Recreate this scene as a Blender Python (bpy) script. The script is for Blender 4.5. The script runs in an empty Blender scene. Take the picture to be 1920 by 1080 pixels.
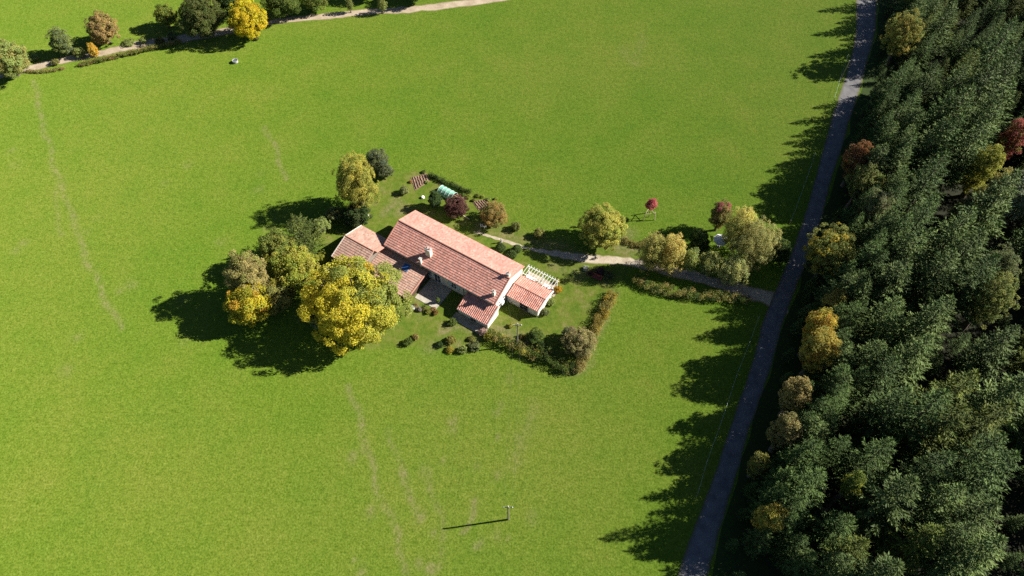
import bpy, math, random
import numpy as np
from math import radians, sin, cos, tan, pi, atan2, degrees
from mathutils import Vector

# ------------------------------------------------------------------ camera, sky, sun, exposure
S = bpy.context.scene
COL = S.collection
CAM_H, PITCH, FPX = 115.0, radians(56.0), 1371.0       # metres up, depression, focal length in photo pixels
cam = bpy.data.cameras.new('camera')
cam.sensor_width = 36.0
cam.lens = 36.0 * FPX / 1920.0
cam.clip_start, cam.clip_end = 1.0, 3000.0
cam_o = bpy.data.objects.new('camera', cam)
cam_o.location = (0, 0, CAM_H)
cam_o.rotation_euler = (pi / 2 - PITCH, 0, 0)
COL.objects.link(cam_o)
S.camera = cam_o

SUN_EL, SUN_AZ = radians(33.0), radians(8.3)             # azimuth counted from +X towards +Y
SUNV = Vector((cos(SUN_EL) * cos(SUN_AZ), cos(SUN_EL) * sin(SUN_AZ), sin(SUN_EL)))
W = bpy.data.worlds.new('World'); S.world = W; W.use_nodes = True
wn = W.node_tree.nodes; wn.clear()
sky = wn.new('ShaderNodeTexSky'); sky.sky_type = 'NISHITA'; sky.sun_disc = False
sky.sun_elevation = SUN_EL; sky.sun_rotation = pi / 2 - SUN_AZ
sky.altitude = 1000; sky.air_density = 0.55; sky.dust_density = 0.25; sky.ozone_density = 1.5
bg = wn.new('ShaderNodeBackground'); bg.inputs[1].default_value = 0.05
wo = wn.new('ShaderNodeOutputWorld')
W.node_tree.links.new(sky.outputs[0], bg.inputs[0]); W.node_tree.links.new(bg.outputs[0], wo.inputs[0])

sun = bpy.data.lights.new('sun', 'SUN'); sun.energy = 5.0; sun.angle = radians(0.5); sun.color = (1.0, 0.955, 0.88)
sun_o = bpy.data.objects.new('sun', sun)
sun_o.rotation_euler = (-SUNV).to_track_quat('-Z', 'Y').to_euler()
sun_o.location = SUNV * 400
COL.objects.link(sun_o)

S.view_settings.view_transform = 'Standard'; S.view_settings.look = 'None'
S.view_settings.gamma = 1.0; S.view_settings.use_curve_mapping = False
S.view_settings.exposure = 1.25
S.cycles.max_bounces = 5; S.cycles.diffuse_bounces = 3; S.cycles.transmission_bounces = 3; S.cycles.transparent_max_bounces = 4
S.cycles.use_denoising = False

# ------------------------------------------------------------------ pixel -> place
K = CAM_H / 105.0
def at(x, y, z=0.0):
    u = (x - 960.0) / FPX; v = (y - 540.0) / FPX
    d = (u, cos(PITCH) - v * sin(PITCH), -(sin(PITCH) + v * cos(PITCH)))
    t = (CAM_H - z) / -d[2]
    return Vector((d[0] * t, d[1] * t, z))
def mpp(x, y, z=0.0):
    p = at(x, y, z)
    return (p.y * cos(PITCH) - (p.z - CAM_H) * sin(PITCH)) / FPX
def px(p):
    X, Y, Z = p[0], p[1], p[2] - CAM_H
    dep = Y * cos(PITCH) - Z * sin(PITCH); up = Y * sin(PITCH) + Z * cos(PITCH)
    return 960 + FPX * X / dep, 540 - FPX * up / dep

# ------------------------------------------------------------------ object helpers
def tag(o, label=None, cat=None, group=None, kind=None):
    if label: o['label'] = label
    if cat: o['category'] = cat
    if group: o['group'] = group
    if kind: o['kind'] = kind
    return o
def empty(name, loc, rz=0.0, label=None, cat=None, group=None):
    o = bpy.data.objects.new(name, None); o.empty_display_size = 0.3
    o.location = loc; o.rotation_euler = (0, 0, rz); COL.objects.link(o)
    return tag(o, label, cat, group)
def link_mesh(name, me, mat, parent=None):
    o = bpy.data.objects.new(name, me); COL.objects.link(o)
    if mat is not None and not me.materials: me.materials.append(mat)
    if parent is not None: o.parent = parent
    return o
def np_mesh(name, V, F, cols=None, smooth=False):
    """V (n,3), F (m,k) one face size; cols (n,3) -> point colour 'col'."""
    V = np.asarray(V, np.float32); F = np.asarray(F, np.int32)
    me = bpy.data.meshes.new(name)
    m, k = F.shape
    me.vertices.add(len(V)); me.vertices.foreach_set('co', V.ravel())
    me.loops.add(m * k); me.loops.foreach_set('vertex_index', F.ravel())
    me.polygons.add(m); me.polygons.foreach_set('loop_start', np.arange(0, m * k, k, dtype=np.int32))
    me.update(calc_edges=True)
    me.polygons.foreach_set('use_smooth', np.full(m, bool(smooth)))
    if cols is not None:
        a = me.attributes.new('col', 'FLOAT_COLOR', 'POINT')
        a.data.foreach_set('color', np.hstack([cols, np.ones((len(V), 1))]).astype(np.float32).ravel())
    return me
class MB:
    """collects boxes, prisms and tubes of ONE part"""
    def __init__(s): s.v = []; s.f = []
    def add(s, vs, fs):
        b = len(s.v); s.v += [tuple(p) for p in vs]; s.f += [tuple(i + b for i in f) for f in fs]; return s
    def box(s, x0, x1, y0, y1, z0, z1):
        return s.add([(x0, y0, z0), (x1, y0, z0), (x1, y1, z0), (x0, y1, z0), (x0, y0, z1), (x1, y0, z1), (x1, y1, z1), (x0, y1, z1)],
                     [(3, 2, 1, 0), (4, 5, 6, 7), (0, 1, 5, 4), (1, 2, 6, 5), (2, 3, 7, 6), (3, 0, 4, 7)])
    def hexa(s, b4, t4):
        return s.add(list(b4) + list(t4), [(3, 2, 1, 0), (4, 5, 6, 7), (0, 1, 5, 4), (1, 2, 6, 5), (2, 3, 7, 6), (3, 0, 4, 7)])
    def beam(s, a, b, w, h):
        a = Vector(a); b = Vector(b); d = (b - a).normalized()
        side = d.cross(Vector((0, 0, 1)))
        side = Vector((1, 0, 0)) if side.length < 1e-4 else side.normalized()
        up = side.cross(d).normalized(); side = side * (w / 2); up = up * (h / 2)
        q = lambda p: [p - side - up, p + side - up, p + side + up, p - side + up]
        return s.add(q(a) + q(b), [(3, 2, 1, 0), (4, 5, 6, 7), (0, 1, 5, 4), (1, 2, 6, 5), (2, 3, 7, 6), (3, 0, 4, 7)])
    def tube(s, pts, rad, n=8):
        pts = [Vector(p) for p in pts]; base = len(s.v)
        for i, p in enumerate(pts):
            d = (pts[min(i + 1, len(pts) - 1)] - pts[max(i - 1, 0)]).normalized()
            a = d.cross(Vector((0.31, 0.95, 0.05))); a = a.normalized() if a.length > 1e-4 else Vector((1, 0, 0))
            b = d.cross(a); r = rad[i] if hasattr(rad, '__len__') else rad
            for j in range(n):
                t = 2 * pi * j / n; s.v.append(tuple(p + a * (r * cos(t)) + b * (r * sin(t))))
        for i in range(len(pts) - 1):
            for j in range(n):
                k = (j + 1) % n
                s.f.append((base + i * n + j, base + i * n + k, base + (i + 1) * n + k, base + (i + 1) * n + j))
        s.f.append(tuple(base + j for j in reversed(range(n)))); s.f.append(tuple(base + (len(pts) - 1) * n + j for j in range(n)))
        return s
    def lathe(s, prof, c=(0, 0, 0), n=14):
        base = len(s.v)
        for r, z in prof:
            for j in range(n):
                t = 2 * pi * j / n; s.v.append((c[0] + r * cos(t), c[1] + r * sin(t), c[2] + z))
        for i in range(len(prof) - 1):
            for j in range(n):
                k = (j + 1) % n; s.f.append((base + i * n + j, base + i * n + k, base + (i + 1) * n + k, base + (i + 1) * n + j))
        s.f.append(tuple(base + j for j in reversed(range(n)))); s.f.append(tuple(base + (len(prof) - 1) * n + j for j in range(n)))
        return s
    def build(s, name, mat, parent=None, smooth=False):
        me = bpy.data.meshes.new(name); me.from_pydata(s.v, [], s.f); me.update()
        if smooth: me.polygons.foreach_set('use_smooth', np.ones(len(s.f), bool))
        return link_mesh(name, me, mat, parent)

# ------------------------------------------------------------------ materials
def new_mat(name):
    m = bpy.data.materials.new(name); m.use_nodes = True; nt = m.node_tree; nt.nodes.clear()
    return m, nt, nt.nodes, nt.links
def ramp(N, L, src, stops):
    r = N.new('ShaderNodeValToRGB'); e = r.color_ramp.elements
    while len(e) < len(stops): e.new(0.5)
    for el, (p, c) in zip(e, stops): el.position = p; el.color = (*c, 1) if len(c) == 3 else c
    L.new(src, r.inputs[0]); return r.outputs[0]
def noise(N, L, co, scale, detail=4, rough=0.55, dist=0.0):
    n = N.new('ShaderNodeTexNoise'); n.inputs['Scale'].default_value = scale; n.inputs['Detail'].default_value = detail
    n.inputs['Roughness'].default_value = rough; n.inputs['Distortion'].default_value = dist
    L.new(co, n.inputs['Vector']); return n.outputs['Fac']
def mixc(N, L, fac, a, b, mode='MIX'):
    m = N.new('ShaderNodeMix'); m.data_type = 'RGBA'; m.blend_type = mode
    for sock, val in ((m.inputs[0], fac), (m.inputs[6], a), (m.inputs[7], b)):
        if hasattr(val, 'is_linked') or hasattr(val, 'links'): L.new(val, sock)
        elif isinstance(val, tuple): sock.default_value = (*val, 1)
        else: sock.default_value = val
    return m.outputs[2]
def math_n(N, L, op, a, b):
    m = N.new('ShaderNodeMath'); m.operation = op
    for sock, val in ((m.inputs[0], a), (m.inputs[1], b)):
        if hasattr(val, 'links'): L.new(val, sock)
        else: sock.default_value = val
    return m.outputs[0]
def simple(name, col, rough=0.8, spec=0.3, var=0.25, scale=3.0, bump=0.0, bscale=20.0, metal=0.0, attr=False):
    """painted / plastered / wooden surface with procedural unevenness"""
    m, nt, N, L = new_mat(name)
    tc = N.new('ShaderNodeTexCoord'); out = N.new('ShaderNodeOutputMaterial'); b = N.new('ShaderNodeBsdfPrincipled')
    f = noise(N, L, tc.outputs['Object'], scale, 5, 0.6)
    lo = tuple(c * (1 - var) for c in col); hi = tuple(min(c * (1 + var), 0.95) for c in col)
    c = ramp(N, L, f, [(0.3, lo), (0.7, hi)])
    if attr:
        a = N.new('ShaderNodeAttribute'); a.attribute_name = 'col'
        c = mixc(N, L, 1.0, a.outputs['Color'], ramp(N, L, f, [(0.3, (1 - var,) * 3), (0.7, (1 + var,) * 3)]), 'MULTIPLY')
    L.new(c, b.inputs['Base Color']); b.inputs['Roughness'].default_value = rough
    b.inputs['Specular IOR Level'].default_value = spec; b.inputs['Metallic'].default_value = metal
    if bump > 0:
        bn = N.new('ShaderNodeBump'); bn.inputs['Strength'].default_value = bump; bn.inputs['Distance'].default_value = 0.03
        L.new(noise(N, L, tc.outputs['Object'], bscale, 4, 0.6), bn.inputs['Height']); L.new(bn.outputs[0], b.inputs['Normal'])
    L.new(b.outputs[0], out.inputs[0]); return m
def leaf_mat(name, trans=0.28):
    m, nt, N, L = new_mat(name)
    a = N.new('ShaderNodeAttribute'); a.attribute_name = 'col'
    oi = N.new('ShaderNodeObjectInfo')
    hsv = N.new('ShaderNodeHueSaturation'); L.new(a.outputs['Color'], hsv.inputs['Color'])
    v = N.new('ShaderNodeMapRange'); v.inputs[3].default_value = 0.8; v.inputs[4].default_value = 1.2
    L.new(oi.outputs['Random'], v.inputs[0]); L.new(v.outputs[0], hsv.inputs['Value'])
    d = N.new('ShaderNodeBsdfPrincipled'); d.inputs['Roughness'].default_value = 0.65; d.inputs['Specular IOR Level'].default_value = 0.18
    t = N.new('ShaderNodeBsdfTranslucent'); mx = N.new('ShaderNodeMixShader'); mx.inputs[0].default_value = trans
    L.new(hsv.outputs[0], d.inputs['Base Color']); L.new(hsv.outputs[0], t.inputs['Color'])
    out = N.new('ShaderNodeOutputMaterial'); L.new(d.outputs[0], mx.inputs[1]); L.new(t.outputs[0], mx.inputs[2]); L.new(mx.outputs[0], out.inputs[0])
    return m
M = {}
M['leaf'] = leaf_mat('leaves', 0.4)
M['needle'] = leaf_mat('needles', 0.08)
M['bark'] = simple('bark', (0.12, 0.095, 0.07), 0.95, 0.1, 0.4, 5, 0.6, 14)
M['birch_bark'] = simple('birch_bark', (0.5, 0.48, 0.44), 0.85, 0.2, 0.5, 4, 0.3, 14)
M['plaster'] = simple('plaster', (0.62, 0.57, 0.49), 0.92, 0.15, 0.1, 1.2, 0.35, 30)
M['stone'] = simple('stone', (0.36, 0.32, 0.27), 0.92, 0.15, 0.3, 2.5, 0.6, 9)
M['shaded_stone'] = simple('shaded_stone', (0.2, 0.17, 0.14), 0.95, 0.1, 0.35, 2.5, 0.6, 9)  # stone darkened to put the house's shade into the barn wall colour
M['tile'] = simple('roof_tile', (0.4, 0.2, 0.15), 0.8, 0.25, 0.13, 0.5, 0, 30, attr=True)
M['white'] = simple('white_paint', (0.74, 0.74, 0.71), 0.6, 0.35, 0.07, 3)
M['grey_paint'] = simple('grey_paint', (0.5, 0.49, 0.46), 0.7, 0.3, 0.12, 3)
M['blue_grey'] = simple('blue_grey_paint', (0.42, 0.5, 0.53), 0.6, 0.35, 0.1, 3)
M['zinc'] = simple('zinc', (0.3, 0.32, 0.33), 0.45, 0.5, 0.2, 4, metal=0.6)
M['dark_wood'] = simple('dark_wood', (0.075, 0.05, 0.035), 0.85, 0.2, 0.35, 6, 0.3, 20)
M['grey_wood'] = simple('grey_wood', (0.26, 0.23, 0.19), 0.85, 0.2, 0.3, 6, 0.3, 20)
M['pale_wood'] = simple('pale_wood', (0.46, 0.38, 0.25), 0.8, 0.25, 0.2, 6)
M['red_wood'] = simple('red_wood', (0.24, 0.05, 0.045), 0.7, 0.3, 0.25, 6)
M['iron'] = simple('iron', (0.05, 0.05, 0.055), 0.6, 0.4, 0.2, 6)
M['concrete'] = simple('concrete', (0.4, 0.38, 0.35), 0.9, 0.2, 0.18, 2.5, 0.3, 20)
M['pole_wood'] = simple('pole_wood', (0.2, 0.17, 0.14), 0.85, 0.2, 0.3, 4, 0.3, 20)
M['green_film'] = simple('green_film', (0.2, 0.42, 0.31), 0.35, 0.5, 0.2, 3)
M['white_cloth'] = simple('white_cloth', (0.8, 0.79, 0.76), 0.85, 0.2, 0.05, 3)
M['soil'] = simple('soil', (0.2, 0.13, 0.09), 0.95, 0.1, 0.4, 2.2, 1.0, 6)
M['blue_glass'] = simple('blue_glass', (0.025, 0.075, 0.22), 0.12, 0.6, 0.2, 2)
M['glass'] = simple('window_glass', (0.03, 0.035, 0.04), 0.08, 0.6, 0.2, 2)
M['water'] = simple('water', (0.1, 0.13, 0.14), 0.06, 0.6, 0.2, 2)

def ground_mat():
    m, nt, N, L = new_mat('meadow_grass')
    tc = N.new('ShaderNodeNewGeometry'); P = tc.outputs['Position']
    A = {}
    for k in ('wear', 'lawn', 'dry_sunlit'):
        a = N.new('ShaderNodeAttribute'); a.attribute_name = k; A[k] = a.outputs['Fac']
    big = noise(N, L, P, 0.018, 3, 0.5); mid = noise(N, L, P, 0.11, 5, 0.62); fine = noise(N, L, P, 1.1, 6, 0.72); tuft = noise(N, L, P, 3.2, 3, 0.7)
    c1 = ramp(N, L, mid, [(0.3, (0.086, 0.156, 0.011)), (0.5, (0.104, 0.166, 0.013)), (0.72, (0.126, 0.172, 0.018))])
    c2 = ramp(N, L, big, [(0.35, (0.9, 0.98, 0.9)), (0.65, (1.1, 1.02, 1.15))])
    c = mixc(N, L, 1.0, c1, c2, 'MULTIPLY')
    dn = math_n(N, L, 'MULTIPLY', A['dry_sunlit'], math_n(N, L, 'MULTIPLY', noise(N, L, P, 0.22, 6, 0.7), 2.0)); dn.node.use_clamp = True
    c = mixc(N, L, dn, c, (0.15, 0.178, 0.025))
    cf = ramp(N, L, fine, [(0.3, (0.66, 0.74, 0.5)), (0.5, (1.0, 1.0, 1.0)), (0.72, (1.28, 1.2, 1.6))])  # fine and tuft specks paint tiny grass shadows into the colour, besides mottling
    c = mixc(N, L, 1.0, c, cf, 'MULTIPLY')
    ct = ramp(N, L, tuft, [(0.3, (0.5, 0.6, 0.4)), (0.5, (1.0, 1.0, 1.0)), (0.7, (1.45, 1.36, 1.6))])
    c = mixc(N, L, 1.0, c, ct, 'MULTIPLY')
    lw = ramp(N, L, noise(N, L, P, 0.35, 5, 0.65), [(0.3, (0.07, 0.13, 0.012)), (0.52, (0.12, 0.155, 0.02)), (0.72, (0.2, 0.175, 0.06))])
    c = mixc(N, L, A['lawn'], c, mixc(N, L, 1.0, lw, cf, 'MULTIPLY'))
    bw = ramp(N, L, noise(N, L, P, 1.6, 4, 0.6), [(0.35, (0.15, 0.14, 0.05)), (0.65, (0.27, 0.215, 0.12))])
    wf = math_n(N, L, 'MULTIPLY', A['wear'], math_n(N, L, 'MULTIPLY', math_n(N, L, 'SUBTRACT', noise(N, L, P, 0.55, 5, 0.72), 0.33), 6.5))
    wf.node.use_clamp = True
    c = mixc(N, L, wf, c, bw)
    b = N.new('ShaderNodeBsdfPrincipled'); b.inputs['Roughness'].default_value = 0.9; b.inputs['Specular IOR Level'].default_value = 0.08
    if 'Diffuse Roughness' in b.inputs: b.inputs['Diffuse Roughness'].default_value = 0.6
    L.new(c, b.inputs['Base Color'])
    bn = N.new('ShaderNodeBump'); bn.inputs['Strength'].default_value = 0.75; bn.inputs['Distance'].default_value = 0.12
    hsum = math_n(N, L, 'ADD', math_n(N, L, 'MULTIPLY', tuft, 0.8), fine)
    L.new(hsum, bn.inputs['Height']); L.new(bn.outputs[0], b.inputs['Normal'])
    out = N.new('ShaderNodeOutputMaterial'); L.new(b.outputs[0], out.inputs[0]); return m
M['meadow'] = ground_mat()
def sheet_mat(name, lo, mid_, hi, s1, s2, bump, edge=None):
    m, nt, N, L = new_mat(name)
    P = N.new('ShaderNodeNewGeometry').outputs['Position']
    f = noise(N, L, P, s1, 5, 0.6); g = noise(N, L, P, s2, 4, 0.65)
    c = ramp(N, L, f, [(0.32, lo), (0.5, mid_), (0.7, hi)])
    c = mixc(N, L, 1.0, c, ramp(N, L, g, [(0.3, (0.8,) * 3), (0.7, (1.18,) * 3)]), 'MULTIPLY')
    if edge:
        a = N.new('ShaderNodeAttribute'); a.attribute_name = 'edge'
        fe = math_n(N, L, 'MULTIPLY', a.outputs['Fac'], math_n(N, L, 'MULTIPLY', noise(N, L, P, 1.3, 5, 0.7), 2.0)); fe.node.use_clamp = True
        c = mixc(N, L, fe, c, edge)
    b = N.new('ShaderNodeBsdfPrincipled'); b.inputs['Roughness'].default_value = 0.9; b.inputs['Specular IOR Level'].default_value = 0.15
    L.new(c, b.inputs['Base Color'])
    bn = N.new('ShaderNodeBump'); bn.inputs['Strength'].default_value = bump; bn.inputs['Distance'].default_value = 0.05
    L.new(g, bn.inputs['Height']); L.new(bn.outputs[0], b.inputs['Normal'])
    out = N.new('ShaderNodeOutputMaterial'); L.new(b.outputs[0], out.inputs[0]); return m
M['asphalt'] = sheet_mat('asphalt', (0.1, 0.099, 0.102), (0.14, 0.137, 0.137), (0.175, 0.17, 0.165), 0.6, 5, 0.3, (0.1, 0.095, 0.05))
M['track'] = sheet_mat('track_dirt', (0.27, 0.21, 0.14), (0.36, 0.29, 0.2), (0.45, 0.37, 0.27), 0.4, 4, 0.5, (0.12, 0.12, 0.03))
M['gravel'] = sheet_mat('gravel', (0.27, 0.22, 0.155), (0.38, 0.32, 0.235), (0.46, 0.4, 0.31), 0.7, 5, 0.5, (0.12, 0.12, 0.03))
M['paving'] = sheet_mat('paving', (0.3, 0.27, 0.22), (0.38, 0.34, 0.28), (0.45, 0.41, 0.34), 0.8, 6, 0.3)
M['forest_floor'] = sheet_mat('forest_floor', (0.012, 0.013, 0.007), (0.02, 0.021, 0.01), (0.028, 0.034, 0.012), 0.5, 2, 1.0, (0.03, 0.05, 0.01))  # near-black tone puts the shade between the trees into the floor colour

# ------------------------------------------------------------------ ground sheet with worn trails and mown garden
ROAD_L = [(1606, -60), (1605, 0), (1604, 60), (1592, 120), (1573, 180), (1557, 230), (1546, 270), (1527, 340), (1510, 400), (1485, 470), (1460, 530), (1432, 600), (1404, 700), (1369, 800), (1336, 900), (1297, 1000), (1268, 1085), (1235, 1180)]
ROAD_R = [(1648, -60), (1645, 0), (1641, 60), (1625, 120), (1609, 180), (1591, 230), (1581, 270), (1558, 340), (1543, 400), (1521, 470), (1497, 530), (1470, 600), (1442, 700), (1407, 800), (1378, 900), (1348, 1000), (1325, 1085), (1295, 1180)]
rl = [at(*p) for p in ROAD_L]; rr = [at(*p) for p in ROAD_R]
def road_right(y): return float(np.interp(y, [p.y for p in rr][::-1], [p.x for p in rr][::-1]))
def poly_dist(P, pts):
    d = np.full(len(P), 1e9)
    for a, b in zip(pts[:-1], pts[1:]):
        a = np.array(a[:2]); b = np.array(b[:2]); ab = b - a
        t = np.clip(((P - a) @ ab) / (ab @ ab), 0, 1)
        d = np.minimum(d, np.linalg.norm(P - (a + t[:, None] * ab), axis=1))
    return d
def inside(P, poly):
    x, y = P[:, 0], P[:, 1]; r = np.zeros(len(P), bool); n = len(poly)
    for i in range(n):
        x1, y1 = poly[i][:2]; x2, y2 = poly[(i + 1) % n][:2]
        c = ((y1 > y) != (y2 > y)) & (x < (x2 - x1) * (y - y1) / (y2 - y1 + 1e-12) + x1); r ^= c
    return r
GARDEN = [(690, 322), (790, 316), (862, 345), (925, 370), (955, 398), (985, 435), (1060, 452), (1180, 458), (1200, 500), (1160, 540), (1130, 600), (1085, 708), (1000, 668), (925, 628), (880, 660), (770, 655), (690, 662), (600, 610), (555, 560), (585, 500), (590, 440), (640, 400)]
def build_ground():
    gx = np.concatenate([np.linspace(-900, -150, 12)[:-1], np.arange(-150, 150.4, 0.6), np.linspace(150, 900, 12)[1:]])
    gy = np.concatenate([np.linspace(-700, 8, 10)[:-1], np.arange(8, 190, 0.6), np.linspace(190, 1300, 14)])
    X, Y = np.meshgrid(gx, gy); P = np.stack([X.ravel(), Y.ravel()], 1)
    nx, ny = len(gx), len(gy)
    idx = np.arange(nx * ny).reshape(ny, nx)
    F = np.stack([idx[:-1, :-1].ravel(), idx[:-1, 1:].ravel(), idx[1:, 1:].ravel(), idx[1:, :-1].ravel()], 1)
    me = np_mesh('meadow', np.column_stack([P, np.zeros(len(P))]), F)
    rng = np.random.default_rng(5)
    wear = np.zeros(len(P))
    trails = [([(65, 150), (75, 215), (95, 285), (110, 340), (125, 375), (150, 450), (165, 490), (190, 545), (226, 615)], .8, .34),
              ([(108, 345), (104, 390), (118, 440)], .6, .2), ([(495, 235), (515, 275), (536, 335)], .7, .4),
              ([(655, 720), (672, 780), (688, 840), (702, 895), (722, 950), (748, 1010), (760, 1080)], .75, .36), ([(748, 880), (770, 930), (784, 968)], .8, .42),
              ([(800, 880), (815, 930), (830, 1000), (833, 1045)], .7, .24), ([(892, 935), (885, 965), (868, 994)], .7, .4),
              ([(728, 800), (742, 850), (750, 880)], .6, .2), ([(830, 620), (868, 610), (900, 622), (893, 640)], .9, .5),
              ([(720, 400), (745, 375), (765, 395), (742, 400)], 1.0, .4), ([(900, 600), (980, 640), (1020, 660)], 1.2, .5),
              ([(1075, 700), (1100, 675), (1125, 610), (1150, 550)], 1.0, .45), ([(1180, 440), (1150, 458), (1190, 472)], 1.6, .45),
              ([(1170, 90), (1190, 120), (1205, 70)], 1.2, .12), ([(1000, 760), (985, 830), (960, 870)], 1.2, .14),
              ([(600, 515), (560, 600)], .8, .4), ([(905, 420), (950, 440), (1000, 455), (1050, 462)], 1.4, .3)]
    for pts, w, s in trails:
        w = w * .62 if w < .85 else w
        d = poly_dist(P + .35 * np.stack([np.sin(P[:, 1] * .7), np.cos(P[:, 0] * .9)], 1), [at(*p) for p in pts]); wear = np.maximum(wear, s * np.exp(-(d / w) ** 2))
    for _ in range(26):                                     # scattered bare patches of the lower meadow
        c = at(rng.uniform(660, 1000), rng.uniform(700, 1075)); r = rng.uniform(.3, .9)
        wear = np.maximum(wear, rng.uniform(.2, .45) * np.exp(-((P[:, 0] - c.x) ** 2 + ((P[:, 1] - c.y) * .7) ** 2) / r ** 2))
    for _ in range(20):
        c = at(rng.uniform(20, 560), rng.uniform(180, 700)); r = rng.uniform(.4, 1.4)
        wear = np.maximum(wear, rng.uniform(.1, .25) * np.exp(-((P[:, 0] - c.x) ** 2 + (P[:, 1] - c.y) ** 2) / r ** 2))
    g = [at(*p) for p in GARDEN]
    for _ in range(34):                                     # bare and dry spots of the garden lawn
        c = at(rng.uniform(700, 1130), rng.uniform(330, 690)); r = rng.uniform(.4, 1.5)
        if inside(np.array([[c.x, c.y]]), g)[0]:
            wear = np.maximum(wear, rng.uniform(.2, .5) * np.exp(-((P[:, 0] - c.x) ** 2 + ((P[:, 1] - c.y) * .8) ** 2) / r ** 2))
    ins = inside(P, g); d = poly_dist(P, g + g[:1])
    lawn = np.where(ins, np.clip(d / 1.5, 0, 1), 0) * 0.9
    x_left = np.clip((-P[:, 0] - 5) / 90, 0, 1)
    dry_sunlit = 0.12 * x_left + 0.1 * np.clip((P[:, 1] - 90) / 60, 0, 1)  # left and far gradient: sun-facing brightness of the grass painted into the colour
    for cx_, cy_, sx_, sy_, amp in ((800, 880, 26, 20, .5), (140, 420, 22, 40, .3), (1190, 110, 14, 9, .35), (1060, 800, 10, 16, .3), (250, 880, 20, 14, .25), (1000, 150, 18, 10, .25)):
        c = at(cx_, cy_); dry_sunlit = dry_sunlit + amp * np.exp(-((P[:, 0] - c.x) / sx_) ** 2 - ((P[:, 1] - c.y) / sy_) ** 2)
    for cx_, cy_, r_, amp in ((480, 150, 13, .3), (1250, 330, 18, .15), (560, 760, 12, .2)):
        c = at(cx_, cy_); dry_sunlit = dry_sunlit - amp * np.exp(-((P[:, 0] - c.x) ** 2 + (P[:, 1] - c.y) ** 2) / r_ ** 2)
    for k, a in (('wear', wear), ('lawn', lawn), ('dry_sunlit', np.clip(dry_sunlit, 0, .8))):
        at_ = me.attributes.new(k, 'FLOAT', 'POINT'); at_.data.foreach_set('value', a.astype(np.float32))
    o = link_mesh('meadow', me, M['meadow']); tag(o, 'broad green meadow around the farmhouse', 'meadow', kind='structure')
build_ground()

def strip(name, Lp, Rp, z, mat, label, cat, sub=6, across=7, jit=0.12, seed=1):
    """ribbon between two edge polylines; ragged edges; 'edge' attribute 1 at the rims"""
    rng = np.random.default_rng(seed)
    def res(pts):
        pts = np.array([p[:2] for p in pts]); t = np.arange(len(pts)); tt = np.linspace(0, len(pts) - 1, (len(pts) - 1) * sub + 1)
        out = []
        for k in range(2):
            y = pts[:, k]; m = np.gradient(y); i = np.clip(tt.astype(int), 0, len(pts) - 2); u = tt - i
            out.append((2*u**3-3*u**2+1)*y[i] + (u**3-2*u**2+u)*m[i] + (-2*u**3+3*u**2)*y[i+1] + (u**3-u**2)*m[i+1])
        return np.stack(out, 1)
    a, b = res(Lp), res(Rp); n = len(a)
    ja = rng.normal(0, jit, n); jb = rng.normal(0, jit, n); w = (b - a) / np.linalg.norm(b - a, axis=1)[:, None]
    a = a + w * ja[:, None]; b = b + w * jb[:, None]
    V, E = [], []
    for s in np.linspace(0, 1, across):
        V.append(np.column_stack([a * (1 - s) + b * s, np.full(n, z)])); E.append(np.full(n, max(0, 1 - min(s, 1 - s) * 6)))
    V = np.concatenate(V); E = np.concatenate(E); idx = np.arange(across * n).reshape(across, n)
    F = np.stack([idx[:-1, :-1].ravel(), idx[1:, :-1].ravel(), idx[1:, 1:].ravel(), idx[:-1, 1:].ravel()], 1)
    me = np_mesh(name, V, F)
    if len(me.polygons) and me.polygons[0].normal.z < 0: me.flip_normals()
    e = me.attributes.new('edge', 'FLOAT', 'POINT'); e.data.foreach_set('value', E.astype(np.float32))
    return tag(link_mesh(name, me, mat), label, cat, kind='structure')
# wood floor beside the road (under everything there)
ff_y = [-30, 10, 40, 70, 100, 130, 160, 190]
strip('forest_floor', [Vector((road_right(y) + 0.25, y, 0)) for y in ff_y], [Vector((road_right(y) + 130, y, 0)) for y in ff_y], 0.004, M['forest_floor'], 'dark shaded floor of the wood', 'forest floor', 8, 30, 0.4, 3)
strip('road', rl, rr, 0.012, M['asphalt'], 'narrow grey asphalt lane along the wood', 'road', 6, 7, 0.06, 2)
TR = [(-60, 142, 158), (20, 128, 143), (68, 118, 132), (116, 107, 120), (195, 92, 105), (265, 76, 91), (330, 66, 82), (420, 52, 66), (505, 37, 47), (560, 30, 41), (630, 22, 35), (692, 16, 28), (755, 12, 25), (830, 5, 18), (930, -8, 4), (1010, -22, -10)]
strip('dirt_track', [at(x, a) for x, a, b in TR], [at(x, b) for x, a, b in TR], 0.004, M['track'], 'pale dirt track between hedgerow trees', 'track', 6, 7, 0.16, 4)
DR = [(890, 432, 437), (915, 438, 445), (960, 453, 459), (1000, 464, 471), (1040, 470, 481), (1090, 474, 493), (1150, 480, 496), (1200, 485, 506), (1290, 505, 526), (1380, 530, 553), (1440, 543, 575), (1478, 548, 590)]
strip('driveway', [at(x, a) for x, a, b in DR], [at(x, b) for x, a, b in DR], 0.004, M['gravel'], 'gravel driveway from the lane to the farmhouse', 'driveway', 6, 7, 0.16, 6)

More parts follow.
